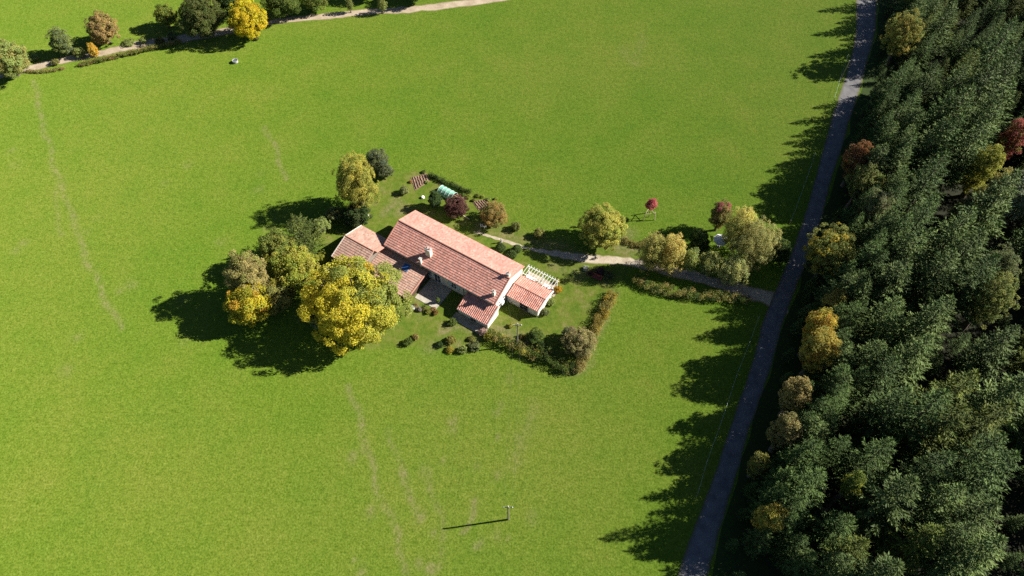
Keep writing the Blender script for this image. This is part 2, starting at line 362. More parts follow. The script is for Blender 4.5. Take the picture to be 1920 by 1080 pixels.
# ------------------------------------------------------------------ foliage
def rand_dirs(rng, n):
    v = rng.normal(size=(n, 3)); return v / np.linalg.norm(v, axis=1)[:, None]
def leaf_geo(rng, C, Nrm, size, cols, aspect=0.62):
    """one rhombic leaf cluster face per point"""
    n = len(C); Nrm = Nrm / (np.linalg.norm(Nrm, axis=1)[:, None] + 1e-9)
    r = rand_dirs(rng, n); a = np.cross(Nrm, r); a /= (np.linalg.norm(a, axis=1)[:, None] + 1e-9); b = np.cross(Nrm, a)
    s = (size * rng.uniform(.65, 1.3, n))[:, None] * .5
    fold = Nrm * s * .25
    V = np.stack([C + a * s - fold, C + b * s * aspect + fold, C - a * s - fold, C - b * s * aspect + fold], 1).reshape(-1, 3)
    return V, np.arange(4 * n).reshape(-1, 4), np.repeat(cols, 4, axis=0)
def pick_cols(rng, pal, w, n):
    pal = np.array(pal, float); i = rng.choice(len(pal), n, p=np.array(w, float) / sum(w)); return pal[i]
GAIN = np.array([1.7, 1.78, 1.8])
def blob_foliage(rng, clumps, ccols, leaf, dens=1.0, outward=None, jitter=.16, zmin=.1, flat=.85):
    """clumps (n,4): x,y,z,r  ->  leaf faces on each clump's shell"""
    Cs, Ns, Ks = [], [], []
    for (x, y, z, r), col in zip(clumps, ccols):
        n = int(max(10, dens * 4 * pi * r * r / (leaf * leaf * .31) * .36))
        d = rand_dirs(rng, n); o = np.zeros(3)
        if outward is not None:
            o = np.array([x, y, z]) - outward; o = o / (np.linalg.norm(o) + 1e-6)
            bad = (d @ o) < -.1; d[bad] = -d[bad]
        rad = r * rng.uniform(.4, 1.15, n) ** .6 * (1 + .12 * np.sin(d[:, 0] * 7 + x * 3) * np.sin(d[:, 1] * 6 + y * 2))
        c = np.array([x, y, z]) + d * rad[:, None] * np.array([1, 1, flat])
        Cs.append(c); Ns.append(d * .55 + o * .35 + rand_dirs(rng, n) * .55 + np.array([0, 0, .5]))
        Ks.append(np.clip(col * GAIN * (1 + rng.normal(0, jitter, (n, 1)) + rng.normal(0, jitter * .35, (n, 3))), .004, .7))
    C = np.concatenate(Cs); N_ = np.concatenate(Ns); Kc = np.concatenate(Ks)
    k = C[:, 2] > zmin; return leaf_geo(rng, C[k], N_[k], leaf, Kc[k])
def trunk_mesh(rng, h, r, targets, name, bend=.05):
    mb = MB(); n = 5
    pts = [Vector((rng.normal(0, bend * h * .25) * (i / n), rng.normal(0, bend * h * .25) * (i / n), h * i / n - (.15 if i == 0 else 0))) for i in range(n + 1)]
    mb.tube(pts, [r * (1.25 if i == 0 else 1 - .8 * i / n) for i in range(n + 1)], 9)
    for t in targets:
        t = Vector(t); f = min(.85, max(.25, t.z / (h * 1.5))); p = pts[0].lerp(pts[-1], f)
        mid = p.lerp(t, .5) + Vector((0, 0, .06 * h))
        mb.tube([p, mid, t], [r * .4 * (1.1 - f), r * .25, r * .06], 5)
    me = bpy.data.meshes.new(name); me.from_pydata(mb.v, [], mb.f); me.update(); return me
def crown_shape(rng, rx, ry, rz, zc, cl, squash_low=.75, top=1.0, gap=0.0, rag=.6):
    """clump centres over an uneven ellipsoid"""
    area = 4 * pi * ((rx * ry) ** 1.6 / 3 + 2 * (rx * rz) ** 1.6 / 3) ** (1 / 1.6)
    cl = cl * .8
    n = int(max(7, 1.35 * area / (pi * cl * cl)))
    i = np.arange(n) + .5; ph = np.arccos(1 - 2 * i / n); th = pi * (1 + 5 ** .5) * i
    d = np.stack([np.cos(th) * np.sin(ph), np.sin(th) * np.sin(ph), np.cos(ph)], 1) + rng.normal(0, .09, (n, 3))
    d /= np.linalg.norm(d, axis=1)[:, None]
    rad = rng.uniform(rag, 1.06, n) * (1 + .16 * np.sin(3 * th / 5 + rng.uniform(0, 6)))
    low = d[:, 2] < 0
    p = d * rad[:, None] * np.array([rx - cl * .8, ry - cl * .8, rz - cl * .6])
    p[low, 2] *= squash_low
    if top != 1.0: p[:, :2] *= np.interp(p[:, 2] / rz, [-1, 1], [1.08, top])[:, None]
    rr_ = cl * rng.uniform(.6, 1.35, n)
    keep = rng.uniform(size=n) > gap
    p = p[keep]; rr_ = rr_[keep]
    q = rng.normal(0, .33, (max(2, n // 5), 3)) * np.array([rx, ry, rz]) * .8           # inner clumps
    p = np.concatenate([p, q]); rr_ = np.concatenate([rr_, np.full(len(q), cl * 1.1)])
    return np.column_stack([p[:, 0], p[:, 1], p[:, 2] + zc, rr_])
def tree_meshes(seed, rx, ry, rz, zc, cl, leaf, pal, w, dens=1.0, colfn=None, gap=0.0, top=1.0, squash=.75, trunk_r=None, jitter=.16, flat=.85, zmin=.1, rag=.66):
    rng = np.random.default_rng(seed)
    cl_ = crown_shape(rng, rx, ry, rz, zc, cl, squash, top, gap, rag)
    cc = pick_cols(rng, pal, w, len(cl_)) * (1 + rng.normal(0, .1, (len(cl_), 1)))
    if colfn is not None: cc = colfn(cl_, cc, rng)
    V, F, Kc = blob_foliage(rng, cl_, cc, leaf, dens, np.array([0, 0, zc]), jitter, zmin, flat)
    crown = np_mesh('crown', V, F, Kc)
    h = max(zc + rz * .35, .4); r = trunk_r or max(.03, .035 * (zc + rz))
    tg = [tuple(c[:3]) for c in cl_[rng.permutation(len(cl_))[:10]]]
    return crown, trunk_mesh(rng, h, r, tg, 'trunk')
def put_tree(name, label, cat, loc, crown, trunk, mat='leaf', bark='bark', group=None, rz=0.0, sc=1.0):
    e = empty(name, (loc[0], loc[1], 0), rz, label, cat, group); e.scale = (sc, sc, sc)
    link_mesh('trunk', trunk, M[bark], e); link_mesh('crown', crown, M[mat], e)
    return e
SEED = [100]
def tree_at(name, label, cat, cx, cy, rpx, zc, rz, pal, w, cl=None, leaf=None, asp=1.0, mat='leaf', bark='bark', group=None, **kw):
    """crown centre seen at (cx,cy), its horizontal radius rpx pixels; the trunk stands straight below"""
    SEED[0] += 1
    p = at(cx, cy, zc); r = rpx * mpp(cx, cy, zc)
    cl = cl or max(.22, r * .27); leaf = leaf or float(np.clip(r * .085, .1, .34))
    c, t = tree_meshes(SEED[0], r, r * asp, rz, zc, cl, leaf, pal, w, **kw)
    return put_tree(name, label, cat, p, c, t, mat, bark, group)
def bush_at(name, label, bx, by, rpx, pal, w, h=None, cat='bush', asp=1.0, group=None, **kw):
    """low shrub: its middle is seen at (bx,by), foliage down to the ground"""
    r = rpx * mpp(bx, by, .5); hh = h or r * 1.7
    kw.setdefault('squash', .95); kw.setdefault('zmin', .03); kw.setdefault('rag', .45)
    return tree_at(name, label, cat, bx, by, rpx, hh * .5, hh * .5, pal, w, asp=asp, group=group, trunk_r=max(.03, .06 * r), **kw)

YEL = (.32, .26, .024); GOLD = (.36, .2, .015); YG = (.17, .17, .022); GRN = (.075, .1, .018); DKG = (.035, .055, .014); OLV = (.12, .115, .028)
TAN = (.2, .15, .05); BRN = (.17, .1, .04); GRY = (.115, .125, .048); RED = (.4, .06, .06); PUR = (.08, .034, .026); RUST = (.2, .09, .035); PALEG = (.16, .18, .05)

# ------------------------------------------------------------------ farmhouse (local frame: x along the ridge, y towards the back)
U = Vector((.843, -.537)); Vv = Vector((.537, .843)); HROT = atan2(-.537, .843)
def hw(u, v): return (U.x * u + Vv.x * v) * K, (U.y * u + Vv.y * v) * K
HO = (-50.0, 58.0)
def hl(u, v, z=0.0): return ((u - HO[0]) * K, (v - HO[1]) * K, z * K)
def tiles(name, P0, along, up, course, tw, step, prof, pal, seed, parent, mat):
    """courses of roof tiles: P0 eave corner, along/up full vectors; prof = cross profile [(t, height)]"""
    rng = np.random.default_rng(seed)
    P0 = np.array(P0); A = np.array(along); B = np.array(up); La = np.linalg.norm(A); Lb = np.linalg.norm(B); A = A / La; B = B / Lb
    Nn = np.cross(A, B); Nn = Nn / np.linalg.norm(Nn); Nn = Nn if Nn[2] > 0 else -Nn
    nc, nr = max(1, round(La / tw)), max(1, round(Lb / course)); tw, course = La / nc, Lb / nr
    V, F, Kc = [], [], []; m = len(prof); b = 0
    pal = np.array(pal)
    for r in range(nr):
        for c in range(nc):
            j = rng.normal(0, .006, 2); col = pal[rng.integers(len(pal))] * (1 + rng.normal(0, .09))
            lift = rng.uniform(0, .008)
            o = P0 + A * (c * tw) + B * (r * course + j[0])
            for (t, hgt) in prof:
                q = o + A * (t * tw)
                V += [q + Nn * (hgt * .35 - .01), q + Nn * (step + hgt + lift), q + B * (course + .02) + Nn * (hgt * .9)]
            Kc += [col] * (3 * m)
            for i in range(m - 1):
                a0 = b + 3 * i; a1 = a0 + 3
                F += [(a0, a1, a1 + 1, a0 + 1), (a0 + 1, a1 + 1, a1 + 2, a0 + 2)]
            b += 3 * m
    me = np_mesh(name, np.array(V), np.array(F), np.array(Kc))
    o = link_mesh(name, me, mat, parent); o['kind'] = 'stuff'; return o
FLAT = [(0, .004), (.18, .013), (.36, .003), (.68, .009), (1.0, .003)]
CANAL = [(0, 0.0), (.2, .012), (.34, .07), (.5, .1), (.66, .07), (.8, .012), (1, 0)]
PAL_MAIN = [(.48, .23, .175), (.53, .265, .205), (.45, .2, .15), (.5, .25, .2), (.4, .21, .17)]
PAL_WING = [(.38, .24, .18), (.42, .27, .205), (.35, .215, .16), (.39, .25, .2), (.42, .235, .175)]
def slope(parent, name, e0, e1, r0, r1, thick, mat):
    """roof deck slab between the eave line e0-e1 and the ridge line r0-r1"""
    q = [Vector(p) for p in (e0, e1, r1, r0)]
    return MB().hexa([p - Vector((0, 0, thick)) for p in q], q).build(name, mat, parent)
def window(parent, x, y, z0, z1, w, ny, mat_frame='white', shutters=None, axis='x', cross=True, name='window'):
    """frame, pane and shutters on a wall plane; axis 'x': wall runs along x facing ny (-1/+1 along y)"""
    def bx(mb, a0, a1, d0, d1, b0, b1):
        d0, d1 = sorted((d0, d1))
        return mb.box(x + a0, x + a1, y + d0, y + d1, b0, b1) if axis == 'x' else mb.box(x + d0, x + d1, y + a0, y + a1, b0, b1)
    f = MB(); t = .09
    bx(f, -w / 2, -w / 2 + t, -.1 * ny, .06 * ny, z0, z1); bx(f, w / 2 - t, w / 2, -.1 * ny, .06 * ny, z0, z1)
    bx(f, -w / 2 + t, w / 2 - t, -.1 * ny, .057 * ny, z1 - t, z1); bx(f, -w / 2 - .06, w / 2 + .06, -.1 * ny, .12 * ny, z0 - .07, z0)
    if cross:
        bx(f, -.035, .035, -.1 * ny, .05 * ny, z0, z1 - t); bx(f, -w / 2 + t, w / 2 - t, -.1 * ny, .045 * ny, (z0 + z1) / 2 - .025, (z0 + z1) / 2 + .025)
    fo = f.build(name, M[mat_frame], parent)
    bx(MB(), 0, 0, 0, 0, 0, 0)
    pm = MB(); bx(pm, -w / 2 + t + .003, w / 2 - t - .003, -.05 * ny, .02 * ny, z0 + .004, z1 - t - .004); pm.build('pane', M['glass'], fo)
    if shutters:
        for s in (-1, 1):
            sm = MB(); a = s * (w / 2 + .05); b = s * (w / 2 + .05 + w * .5); a, b = min(a, b), max(a, b)
            bx(sm, a, b, .03 * ny, .075 * ny, z0 - .03, z1 + .03)
            for zz in (z0 + .2, z1 - .25): bx(sm, a + .03, b - .03, .077 * ny, .1 * ny, zz, zz + .09)
            sm.build('shutter', M[shutters], fo)
    return fo
def chimney(parent, x, y, zb, w, d, h, cap=True, pots=1, mat='plaster'):
    c = MB().box(x - w / 2, x + w / 2, y - d / 2, y + d / 2, zb, zb + h)
    co = c.build('chimney', M[mat], parent)
    if cap:
        MB().box(x - w / 2 - .09, x + w / 2 + .09, y - d / 2 - .09, y + d / 2 + .09, zb + h + .002, zb + h + .11).build('chimney_cap', M['concrete'], co)
    for i in range(pots):
        xx = x + (i - (pots - 1) / 2) * w * .5
        MB().lathe([(.13, 0), (.15, .05), (.12, .1), (.11, .42), (.14, .46), (.14, .5)], (xx, y, zb + h + (.113 if cap else .002)), 10).build('chimney_pot', M['tile_plain'], co)
    return co
M['tile_plain'] = simple('terracotta', (.46, .23, .17), .85, .2, .2, 4)

def build_house():
    ox, oy = hw(*HO)
    H = empty('farmhouse', (ox, oy, 0), HROT, 'long farmhouse with pinkish red tiled gable roof and pale walls', 'house')
    u0, u1, v0, v1, vr, ze, zr = -60.55, -37.45, 53.5, 62.72, 58.11, 3.4, 5.37
    # walls: pentagonal prism, set back under the eaves
    a0, a1, b0, b1 = u0 + .3, u1 - .12, v0 + .42, v1 - .4
    sl = (zr - ze) / (vr - v0); zw = lambda v: (ze + sl * (min(v, 2 * vr - v) - v0)) - .16
    sec = [(b0, -.1), (b1, -.1), (b1, zw(b1)), (vr, zw(vr)), (b0, zw(b0))]
    vs = [hl(a0, v, z) for v, z in sec] + [hl(a1, v, z) for v, z in sec]
    MB().add(vs, [(4, 3, 2, 1, 0), (5, 6, 7, 8, 9)] + [(i, (i + 1) % 5, 5 + (i + 1) % 5, 5 + i) for i in range(5)]).build('wall', M['plaster'], H)
    roof = slope(H, 'roof', hl(u0, v0, ze), hl(u1, v0, ze), hl(u0, vr, zr), hl(u1, vr, zr), .14, M['tile_plain'])
    slope(roof, 'roof_deck', hl(u1, v1, ze), hl(u0, v1, ze), hl(u1, vr, zr), hl(u0, vr, zr), .14, M['tile_plain'])
    for e0, e1, r0, sd in ((hl(u0, v0, ze), hl(u1, v0, ze), hl(u0, vr, zr), 1), (hl(u1, v1, ze), hl(u0, v1, ze), hl(u1, vr, zr), 2)):
        tiles('tile_courses', e0, np.subtract(e1, e0), np.subtract(r0, e0), .46, .27, .05, FLAT, PAL_MAIN, sd, roof, M['tile'])
    # ridge tiles and verge tiles, each its own half-round piece
    n = 60
    L = (u1 - u0) * K / n
    rt = MB().tube([(0, 0, 0), (L * 1.04, 0, 0)], [.15, .135], 8)
    rme = bpy.data.meshes.new('ridge_tile'); rme.from_pydata(rt.v, [], rt.f); rme.update(); rme.materials.append(M['tile_plain'])
    for i in range(n):
        o = bpy.data.objects.new('ridge_tile', rme); o.parent = roof; COL.objects.link(o)
        p = hl(u0, vr, zr); o.location = (p[0] + i * L, p[1], p[2] + .03)
    for uu in (u0, u1):
        for vv in (v0, v1):
            MB().beam(Vector(hl(uu, vv, ze)) + Vector((0, 0, .03)), Vector(hl(uu, vr, zr)) + Vector((0, 0, .03)), .17, .16).build('verge_tile', M['tile_plain'], roof)
    # gutters
    g = MB().tube([Vector(hl(u0 + .1, v0 - .06, ze)) - Vector((0, 0, .1)), Vector(hl(u1 - .1, v0 - .06, ze)) - Vector((0, 0, .1))], .09, 8).build('gutter', M['zinc'], H)
    MB().tube([Vector(hl(-44.1, v0 - .06, ze - .1)), Vector(hl(-44.1, v0 + .33, ze - .55)), Vector(hl(-44.1, v0 + .33, 0))], .05, 8).build('downpipe', M['zinc'], g)
    # south front, in the shade: glazed door, window with pale shutters
    yf = hl(0, b0)[1]
    window(H, hl(-49.6, 0)[0], yf, .08, 2.45, 1.5, -1, 'white', None, name='glazed_door')
    window(H, hl(-46.1, 0)[0], yf, 1.15, 2.6, 1.25, -1, 'white', 'blue_grey')
    window(H, hl(-51.15, 0)[0], yf, 1.0, 2.4, .9, -1, 'white', None)
    # bright gable end
    xg = hl(a1, 0)[0]
    window(H, xg, hl(0, 54.9)[1], 1.9, 2.75, .6, 1, 'white', None, 'y', False)
    window(H, xg, hl(0, 56.2)[1], 1.9, 2.75, .6, 1, 'white', None, 'y', False)
    MB().box(xg - .02, xg + .45, hl(0, 55.25)[1], hl(0, 55.95)[1], 1.2, 1.9).build('wall_box', M['white'], H)
    for x in (-55.5, -48.5, -42.5):
        window(H, hl(x, 0)[0], hl(0, b1)[1], 1.0, 2.4, 1.1, 1, 'white', 'blue_grey')
    # chimneys
    c1 = chimney(H, *hl(-52.2, 55.5)[:2], 4.2 * K - .35, 1.15, .75, 2.2, True, 2)
    mast = MB().tube([Vector(hl(-52.45, 55.65, 4.2)) + Vector((0, 0, 1.2)), Vector(hl(-52.45, 55.65, 4.2)) + Vector((0, 0, 3.3))], .025, 6)
    for i, zz in enumerate((2.6, 2.85, 3.1, 3.25)):
        p = Vector(hl(-52.45, 55.65, 4.2)) + Vector((0, 0, zz)); mast.tube([p + Vector((-.55 + .08 * i, -.12, 0)), p + Vector((.55 - .08 * i, .12, 0))], .018, 5)
    mast.build('aerial', M['zinc'], c1)
    chimney(H, *hl(-52.75, 53.75)[:2], 2.6 * K, .4, .4, 2.35, True, 0)
    chimney(H, *hl(-38.45, 54.75)[:2], 3.85 * K - .3, .55, .5, 1.55, True, 1)
    chimney(H, *hl(-38.0, 58.55)[:2], 5.1 * K - .3, .55, .6, 1.25, True, 1)
    # south-east lean-to under the same gable
    l0, l1, lv0, lv1, lz0, lz1 = -43.15, -36.95, 50.42, b0, 1.5, 2.68
    MB().add([hl(l0 + .15, lv0 + .25, -.1), hl(l1 - .12, lv0 + .25, -.1), hl(l1 - .12, lv1 + .02, -.1), hl(l0 + .15, lv1 + .02, -.1),
              hl(l0 + .15, lv0 + .25, lz0 - .05), hl(l1 - .12, lv0 + .25, lz0 - .05), hl(l1 - .12, lv1 + .02, lz1 - .16), hl(l0 + .15, lv1 + .02, lz1 - .16)],
             [(3, 2, 1, 0), (4, 5, 6, 7), (0, 1, 5, 4), (1, 2, 6, 5), (2, 3, 7, 6), (3, 0, 4, 7)]).build('porch_wall', M['plaster'], H)
    lr = slope(H, 'porch_roof', hl(l0, lv0, lz0), hl(l1, lv0, lz0), hl(l0, lv1, lz1), hl(l1, lv1, lz1), .1, M['tile_plain'])
    tiles('tile_courses', hl(l0, lv0, lz0), np.subtract(hl(l1, lv0, lz0), hl(l0, lv0, lz0)), np.subtract(hl(l0, lv1, lz1), hl(l0, lv0, lz0)), .42, .36, .02, CANAL, PAL_MAIN, 3, lr, M['tile'])
    MB().tube([Vector(hl(l0, lv0 - .06, lz0 - .06)), Vector(hl(l1, lv0 - .06, lz0 - .06))], .08, 8).build('gutter', M['zinc'], H)
    MB().beam(Vector(hl(l1 + .02, lv0, lz0)) + Vector((0, 0, .03)), Vector(hl(l1 + .02, lv1, lz1)) + Vector((0, 0, .03)), .2, .2).build('verge_tile', M['plaster'], lr)
    window(H, hl(-40, 0)[0], hl(0, lv0 + .25)[1], .1, 1.4, 1.2, -1, 'grey_wood', None, name='porch_door')
    return H
build_house()

def build_wing():
    o = (-61.0, 51.2); ox, oy = hw(*o)
    B = empty('barn_wing', (ox, oy, 0), HROT, 'low brown tiled barn joined to the farmhouse, behind the large yellow tree', 'barn')
    def q(u, v, z=0.0): return ((u - o[0]) * K, (v - o[1]) * K, z * K)
    u0, u1, v0, v1, vr, ze, zr = -67.25, -60.95, 47.05, 55.25, 51.2, 2.5, 3.9
    a0, a1, b0, b1 = u0 + .25, u1 - .05, v0 + .35, v1 - .35
    sl = (zr - ze) / (vr - v0); zw = lambda v: (ze + sl * (min(v, 2 * vr - v) - v0)) - .15
    sec = [(b0, -.1), (b1, -.1), (b1, zw(b1)), (vr, zw(vr)), (b0, zw(b0))]
    vs = [q(a0, v, z) for v, z in sec] + [q(a1, v, z) for v, z in sec]
    MB().add(vs, [(4, 3, 2, 1, 0), (5, 6, 7, 8, 9)] + [(i, (i + 1) % 5, 5 + (i + 1) % 5, 5 + i) for i in range(5)]).build('wall', M['shaded_stone'], B)
    roof = slope(B, 'roof', q(u0, v0, ze), q(u1, v0, ze), q(u0, vr, zr), q(u1, vr, zr), .12, M['tile_plain'])
    slope(roof, 'roof_deck', q(u1, v1, ze), q(u0, v1, ze), q(u1, vr, zr), q(u0, vr, zr), .12, M['tile_plain'])
    for e0, e1, r0, sd in ((q(u0, v0, ze), q(u1, v0, ze), q(u0, vr, zr), 11), (q(u1, v1, ze), q(u0, v1, ze), q(u1, vr, zr), 12)):
        tiles('tile_courses', e0, np.subtract(e1, e0), np.subtract(r0, e0), .48, .27, .05, FLAT, PAL_WING, sd, roof, M['tile'])
    n = 17; L = (u1 - u0) * K / n
    rt = MB().tube([(0, 0, 0), (L * 1.04, 0, 0)], [.14, .125], 8)
    rme = bpy.data.meshes.new('ridge_tile'); rme.from_pydata(rt.v, [], rt.f); rme.update(); rme.materials.append(M['tile_plain'])
    for i in range(n):
        ob = bpy.data.objects.new('ridge_tile', rme); ob.parent = roof; COL.objects.link(ob)
        p = q(u0, vr, zr); ob.location = (p[0] + i * L, p[1], p[2] + .02)
    for vv in (v0, v1):
        MB().beam(Vector(q(u0, vv, ze)) + Vector((0, 0, .03)), Vector(q(u0, vr, zr)) + Vector((0, 0, .03)), .13, .14).build('verge_tile', M['plaster'], roof)
    # filler between barn ridge and the house gable
    c0, c1 = u1 + .02, -60.3
    slope(roof, 'roof_deck', q(c1, v1 - .1, ze - .05), q(c0, v1 - .1, ze - .05), q(c1, vr + .2, zr - .12), q(c0, vr + .2, zr - .12), .12, M['tile_plain'])
    # lower mono-pitch part along the house front, with the blue roof light
    w0, w1, x0, x1, z0, z1 = u1 + .02, -51.25, 47.5, 53.85, 1.5, 2.55
    MB().add([q(w0, x0 + .3, -.1), q(w1 - .2, x0 + .3, -.1), q(w1 - .2, x1, -.1), q(w0, x1, -.1),
              q(w0, x0 + .3, z0 - .1), q(w1 - .2, x0 + .3, z0 - .1), q(w1 - .2, x1, z1 - .14), q(w0, x1, z1 - .14)],
             [(3, 2, 1, 0), (4, 5, 6, 7), (0, 1, 5, 4), (1, 2, 6, 5), (2, 3, 7, 6), (3, 0, 4, 7)]).build('wall', M['dark_wood'], B)  # dark boards stand in for the shaded open end of the lean-to
    r2 = slope(B, 'roof', q(w0, x0, z0), q(w1, x0, z0), q(w0, x1, z1), q(w1, x1, z1), .1, M['tile_plain'])
    tiles('tile_courses', q(w0, x0, z0), np.subtract(q(w1, x0, z0), q(w0, x0, z0)), np.subtract(q(w0, x1, z1), q(w0, x0, z0)), .48, .27, .05, FLAT, PAL_WING, 13, r2, M['tile'])
    MB().beam(Vector(q(w1, x0, z0)) + Vector((.02, 0, .03)), Vector(q(w1, x1 - .3, z1 - .05)) + Vector((.02, 0, .03)), .2, .2).build('verge_tile', M['tile_plain'], r2)
    s2 = (z1 - z0) / (x1 - x0); zz = lambda v: z0 + s2 * (v - x0)
    def pr(u, v, up): p = q(u, v, zz(v)); return Vector((p[0], p[1], p[2] + up))
    fr = MB().hexa([pr(-55.6, 51.5, .02), pr(-54.3, 51.5, .02), pr(-54.3, 52.9, .02), pr(-55.6, 52.9, .02)], [pr(-55.6, 51.5, .15), pr(-54.3, 51.5, .15), pr(-54.3, 52.9, .15), pr(-55.6, 52.9, .15)]).build('roof_light', M['zinc'], r2)
    MB().hexa([pr(-55.52, 51.58, .1), pr(-54.38, 51.58, .1), pr(-54.38, 52.82, .1), pr(-55.52, 52.82, .1)], [pr(-55.52, 51.58, .165), pr(-54.38, 51.58, .165), pr(-54.38, 52.82, .165), pr(-55.52, 52.82, .165)]).build('pane', M['blue_glass'], fr)
    window(B, q(a0, 0)[0], q(0, 50.2)[1], .9, 1.9, .8, -1, 'white', None, 'y', False)
    return B
build_wing()

def build_shed():
    o = (-34.0, 59.3); ox, oy = hw(*o)
    B = empty('garden_annex', (ox, oy, 0), HROT, 'small annex with ribbed clay tile roof against the white gable', 'outbuilding')
    def q(u, v, z=0.0): return ((u - o[0]) * K, (v - o[1]) * K, z * K)
    u0, u1, v0, v1, vr, ze, zr = -37.35, -31.05, 56.85, 61.8, 59.35, 2.05, 2.6
    a0, a1, b0, b1 = u0 + .02, u1 - .2, v0 + .25, v1 - .25
    sl = (zr - ze) / (vr - v0); zw = lambda v: (ze + sl * (min(v, 2 * vr - v) - v0)) - .1
    sec = [(b0, -.1), (b1, -.1), (b1, zw(b1)), (vr, zw(vr)), (b0, zw(b0))]
    vs = [q(a0, v, z) for v, z in sec] + [q(a1, v, z) for v, z in sec]
    MB().add(vs, [(4, 3, 2, 1, 0), (5, 6, 7, 8, 9)] + [(i, (i + 1) % 5, 5 + (i + 1) % 5, 5 + i) for i in range(5)]).build('wall', M['plaster'], B)
    roof = slope(B, 'roof', q(u0, v0, ze), q(u1, v0, ze), q(u0, vr, zr), q(u1, vr, zr), .08, M['tile_plain'])
    slope(roof, 'roof_deck', q(u1, v1, ze), q(u0, v1, ze), q(u1, vr, zr), q(u0, vr, zr), .08, M['tile_plain'])
    for e0, e1, r0, sd in ((q(u0, v0, ze), q(u1, v0, ze), q(u0, vr, zr), 21), (q(u1, v1, ze), q(u0, v1, ze), q(u1, vr, zr), 22)):
        tiles('tile_courses', e0, np.subtract(e1, e0), np.subtract(r0, e0), .42, .36, .02, CANAL, PAL_MAIN, sd, roof, M['tile'])
    n = 18; L = (u1 - u0) * K / n
    rt = MB().tube([(0, 0, 0), (L * 1.04, 0, 0)], [.13, .115], 8)
    rme = bpy.data.meshes.new('ridge_tile'); rme.from_pydata(rt.v, [], rt.f); rme.update(); rme.materials.append(M['tile_plain'])
    for i in range(n):
        ob = bpy.data.objects.new('ridge_tile', rme); ob.parent = roof; COL.objects.link(ob)
        p = q(u0, vr, zr); ob.location = (p[0] + i * L, p[1], p[2] + .04)
    for vv in (v0, v1):
        MB().beam(Vector(q(u1, vv, ze)) + Vector((0, 0, .03)), Vector(q(u1, vr, zr)) + Vector((0, 0, .03)), .24, .2).build('verge_tile', M['plaster'], roof)
    window(B, q(-34, 0)[0], q(0, b0)[1], .05, 1.8, 1.8, -1, 'grey_wood', None, name='double_door')
    # pergola behind
    o2 = (-34.2, 63.1); ox, oy = hw(*o2)
    Pg = empty('pergola', (ox, oy, 0), HROT, 'white slatted pergola beside the ribbed annex roof', 'pergola')
    def w(u, v, z=0.0): return ((u - o2[0]) * K, (v - o2[1]) * K, z * K)
    for uu in (-37.2, -34.35, -31.5):
        MB().box(w(uu, 0)[0] - .06, w(uu, 0)[0] + .06, w(0, 63.85)[1] - .06, w(0, 63.85)[1] + .06, -.05, 2.2 * K).build('post', M['white'], Pg)
    for vv in (63.85, 62.05):
        MB().beam(w(-37.5, vv, 2.27), w(-31.2, vv, 2.27), .1, .15).build('beam', M['white'], Pg)
    sm = MB().box(-.035, .035, w(0, 61.85)[1], w(0, 64.15)[1], 0, .14)
    sme = bpy.data.meshes.new('rafter'); sme.from_pydata(sm.v, [], sm.f); sme.update(); sme.materials.append(M['grey_paint'])
    for i in range(12):
        ob = bpy.data.objects.new('rafter', sme); ob.parent = Pg; COL.objects.link(ob); ob.location = (w(-37.3 + i * .53, 0)[0], 0, 2.35 * K)
    pv = MB(); p4 = [hw(-37.4, 62.0), hw(-31.0, 62.0), hw(-31.0, 64.4), hw(-37.4, 64.4)]
    pv.hexa([Vector((*p, -.1)) for p in p4], [Vector((*p, .05)) for p in p4]); tag(pv.build('patio', M['gravel']), 'pale paved patio under the pergola', 'patio', kind='structure')
    for uu, lab, sz in ((-36.2, 'white garden table under the pergola, beside the house gable', .95), (-32.9, 'smaller white garden table under the outer end of the pergola', .75)):
        x, y = hw(uu, 62.75); T = empty('garden_table', (x, y, .05), HROT, lab, 'table')
        MB().box(-sz, sz, -.5, .5, .71, .75).build('table_top', M['white_cloth'], T)
        for sx in (-1, 1):
            for sy in (-1, 1): MB().box(sx * (sz - .1) - .03, sx * (sz - .1) + .03, sy * .42 - .03, sy * .42 + .03, 0, .708).build('leg', M['white'], T)
build_shed()

# terrace in front of the house
p4 = [hw(-51.1, 49.1), hw(-46.6, 49.1), hw(-46.6, 53.85), hw(-51.1, 53.85)]
tag(MB().hexa([Vector((*p, -.1)) for p in p4], [Vector((*p, .06)) for p in p4]).build('terrace', M['paving']), 'paved terrace between the barn and the house front', 'terrace', kind='structure')
p4 = [hw(-43.4, 49.0), hw(-37, 49.0), hw(-37, 50.6), hw(-43.4, 50.6)]
tag(MB().hexa([Vector((*p, -.1)) for p in p4], [Vector((*p, .03)) for p in p4]).build('porch_paving', M['gravel']), 'strip of gravel in front of the porch', 'paving', kind='structure')

# ------------------------------------------------------------------ garden trees
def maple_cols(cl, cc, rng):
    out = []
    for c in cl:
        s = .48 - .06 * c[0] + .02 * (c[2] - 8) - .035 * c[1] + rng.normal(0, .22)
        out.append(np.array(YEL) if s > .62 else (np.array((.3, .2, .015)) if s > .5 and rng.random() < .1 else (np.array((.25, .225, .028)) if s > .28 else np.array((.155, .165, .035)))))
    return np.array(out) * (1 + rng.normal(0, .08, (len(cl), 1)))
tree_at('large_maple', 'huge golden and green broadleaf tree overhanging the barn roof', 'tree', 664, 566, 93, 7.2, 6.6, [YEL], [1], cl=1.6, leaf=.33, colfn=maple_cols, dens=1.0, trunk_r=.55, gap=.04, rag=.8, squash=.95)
tree_at('ash_tree', 'tan-topped tree at the meadow edge, left of the green thicket', 'tree', 464, 517, 38, 7.2, 5.0, [(.29, .23, .085), (.25, .21, .07), (.2, .19, .05)], [2, 3, 1], leaf=.26, cl=.85, dens=.9)
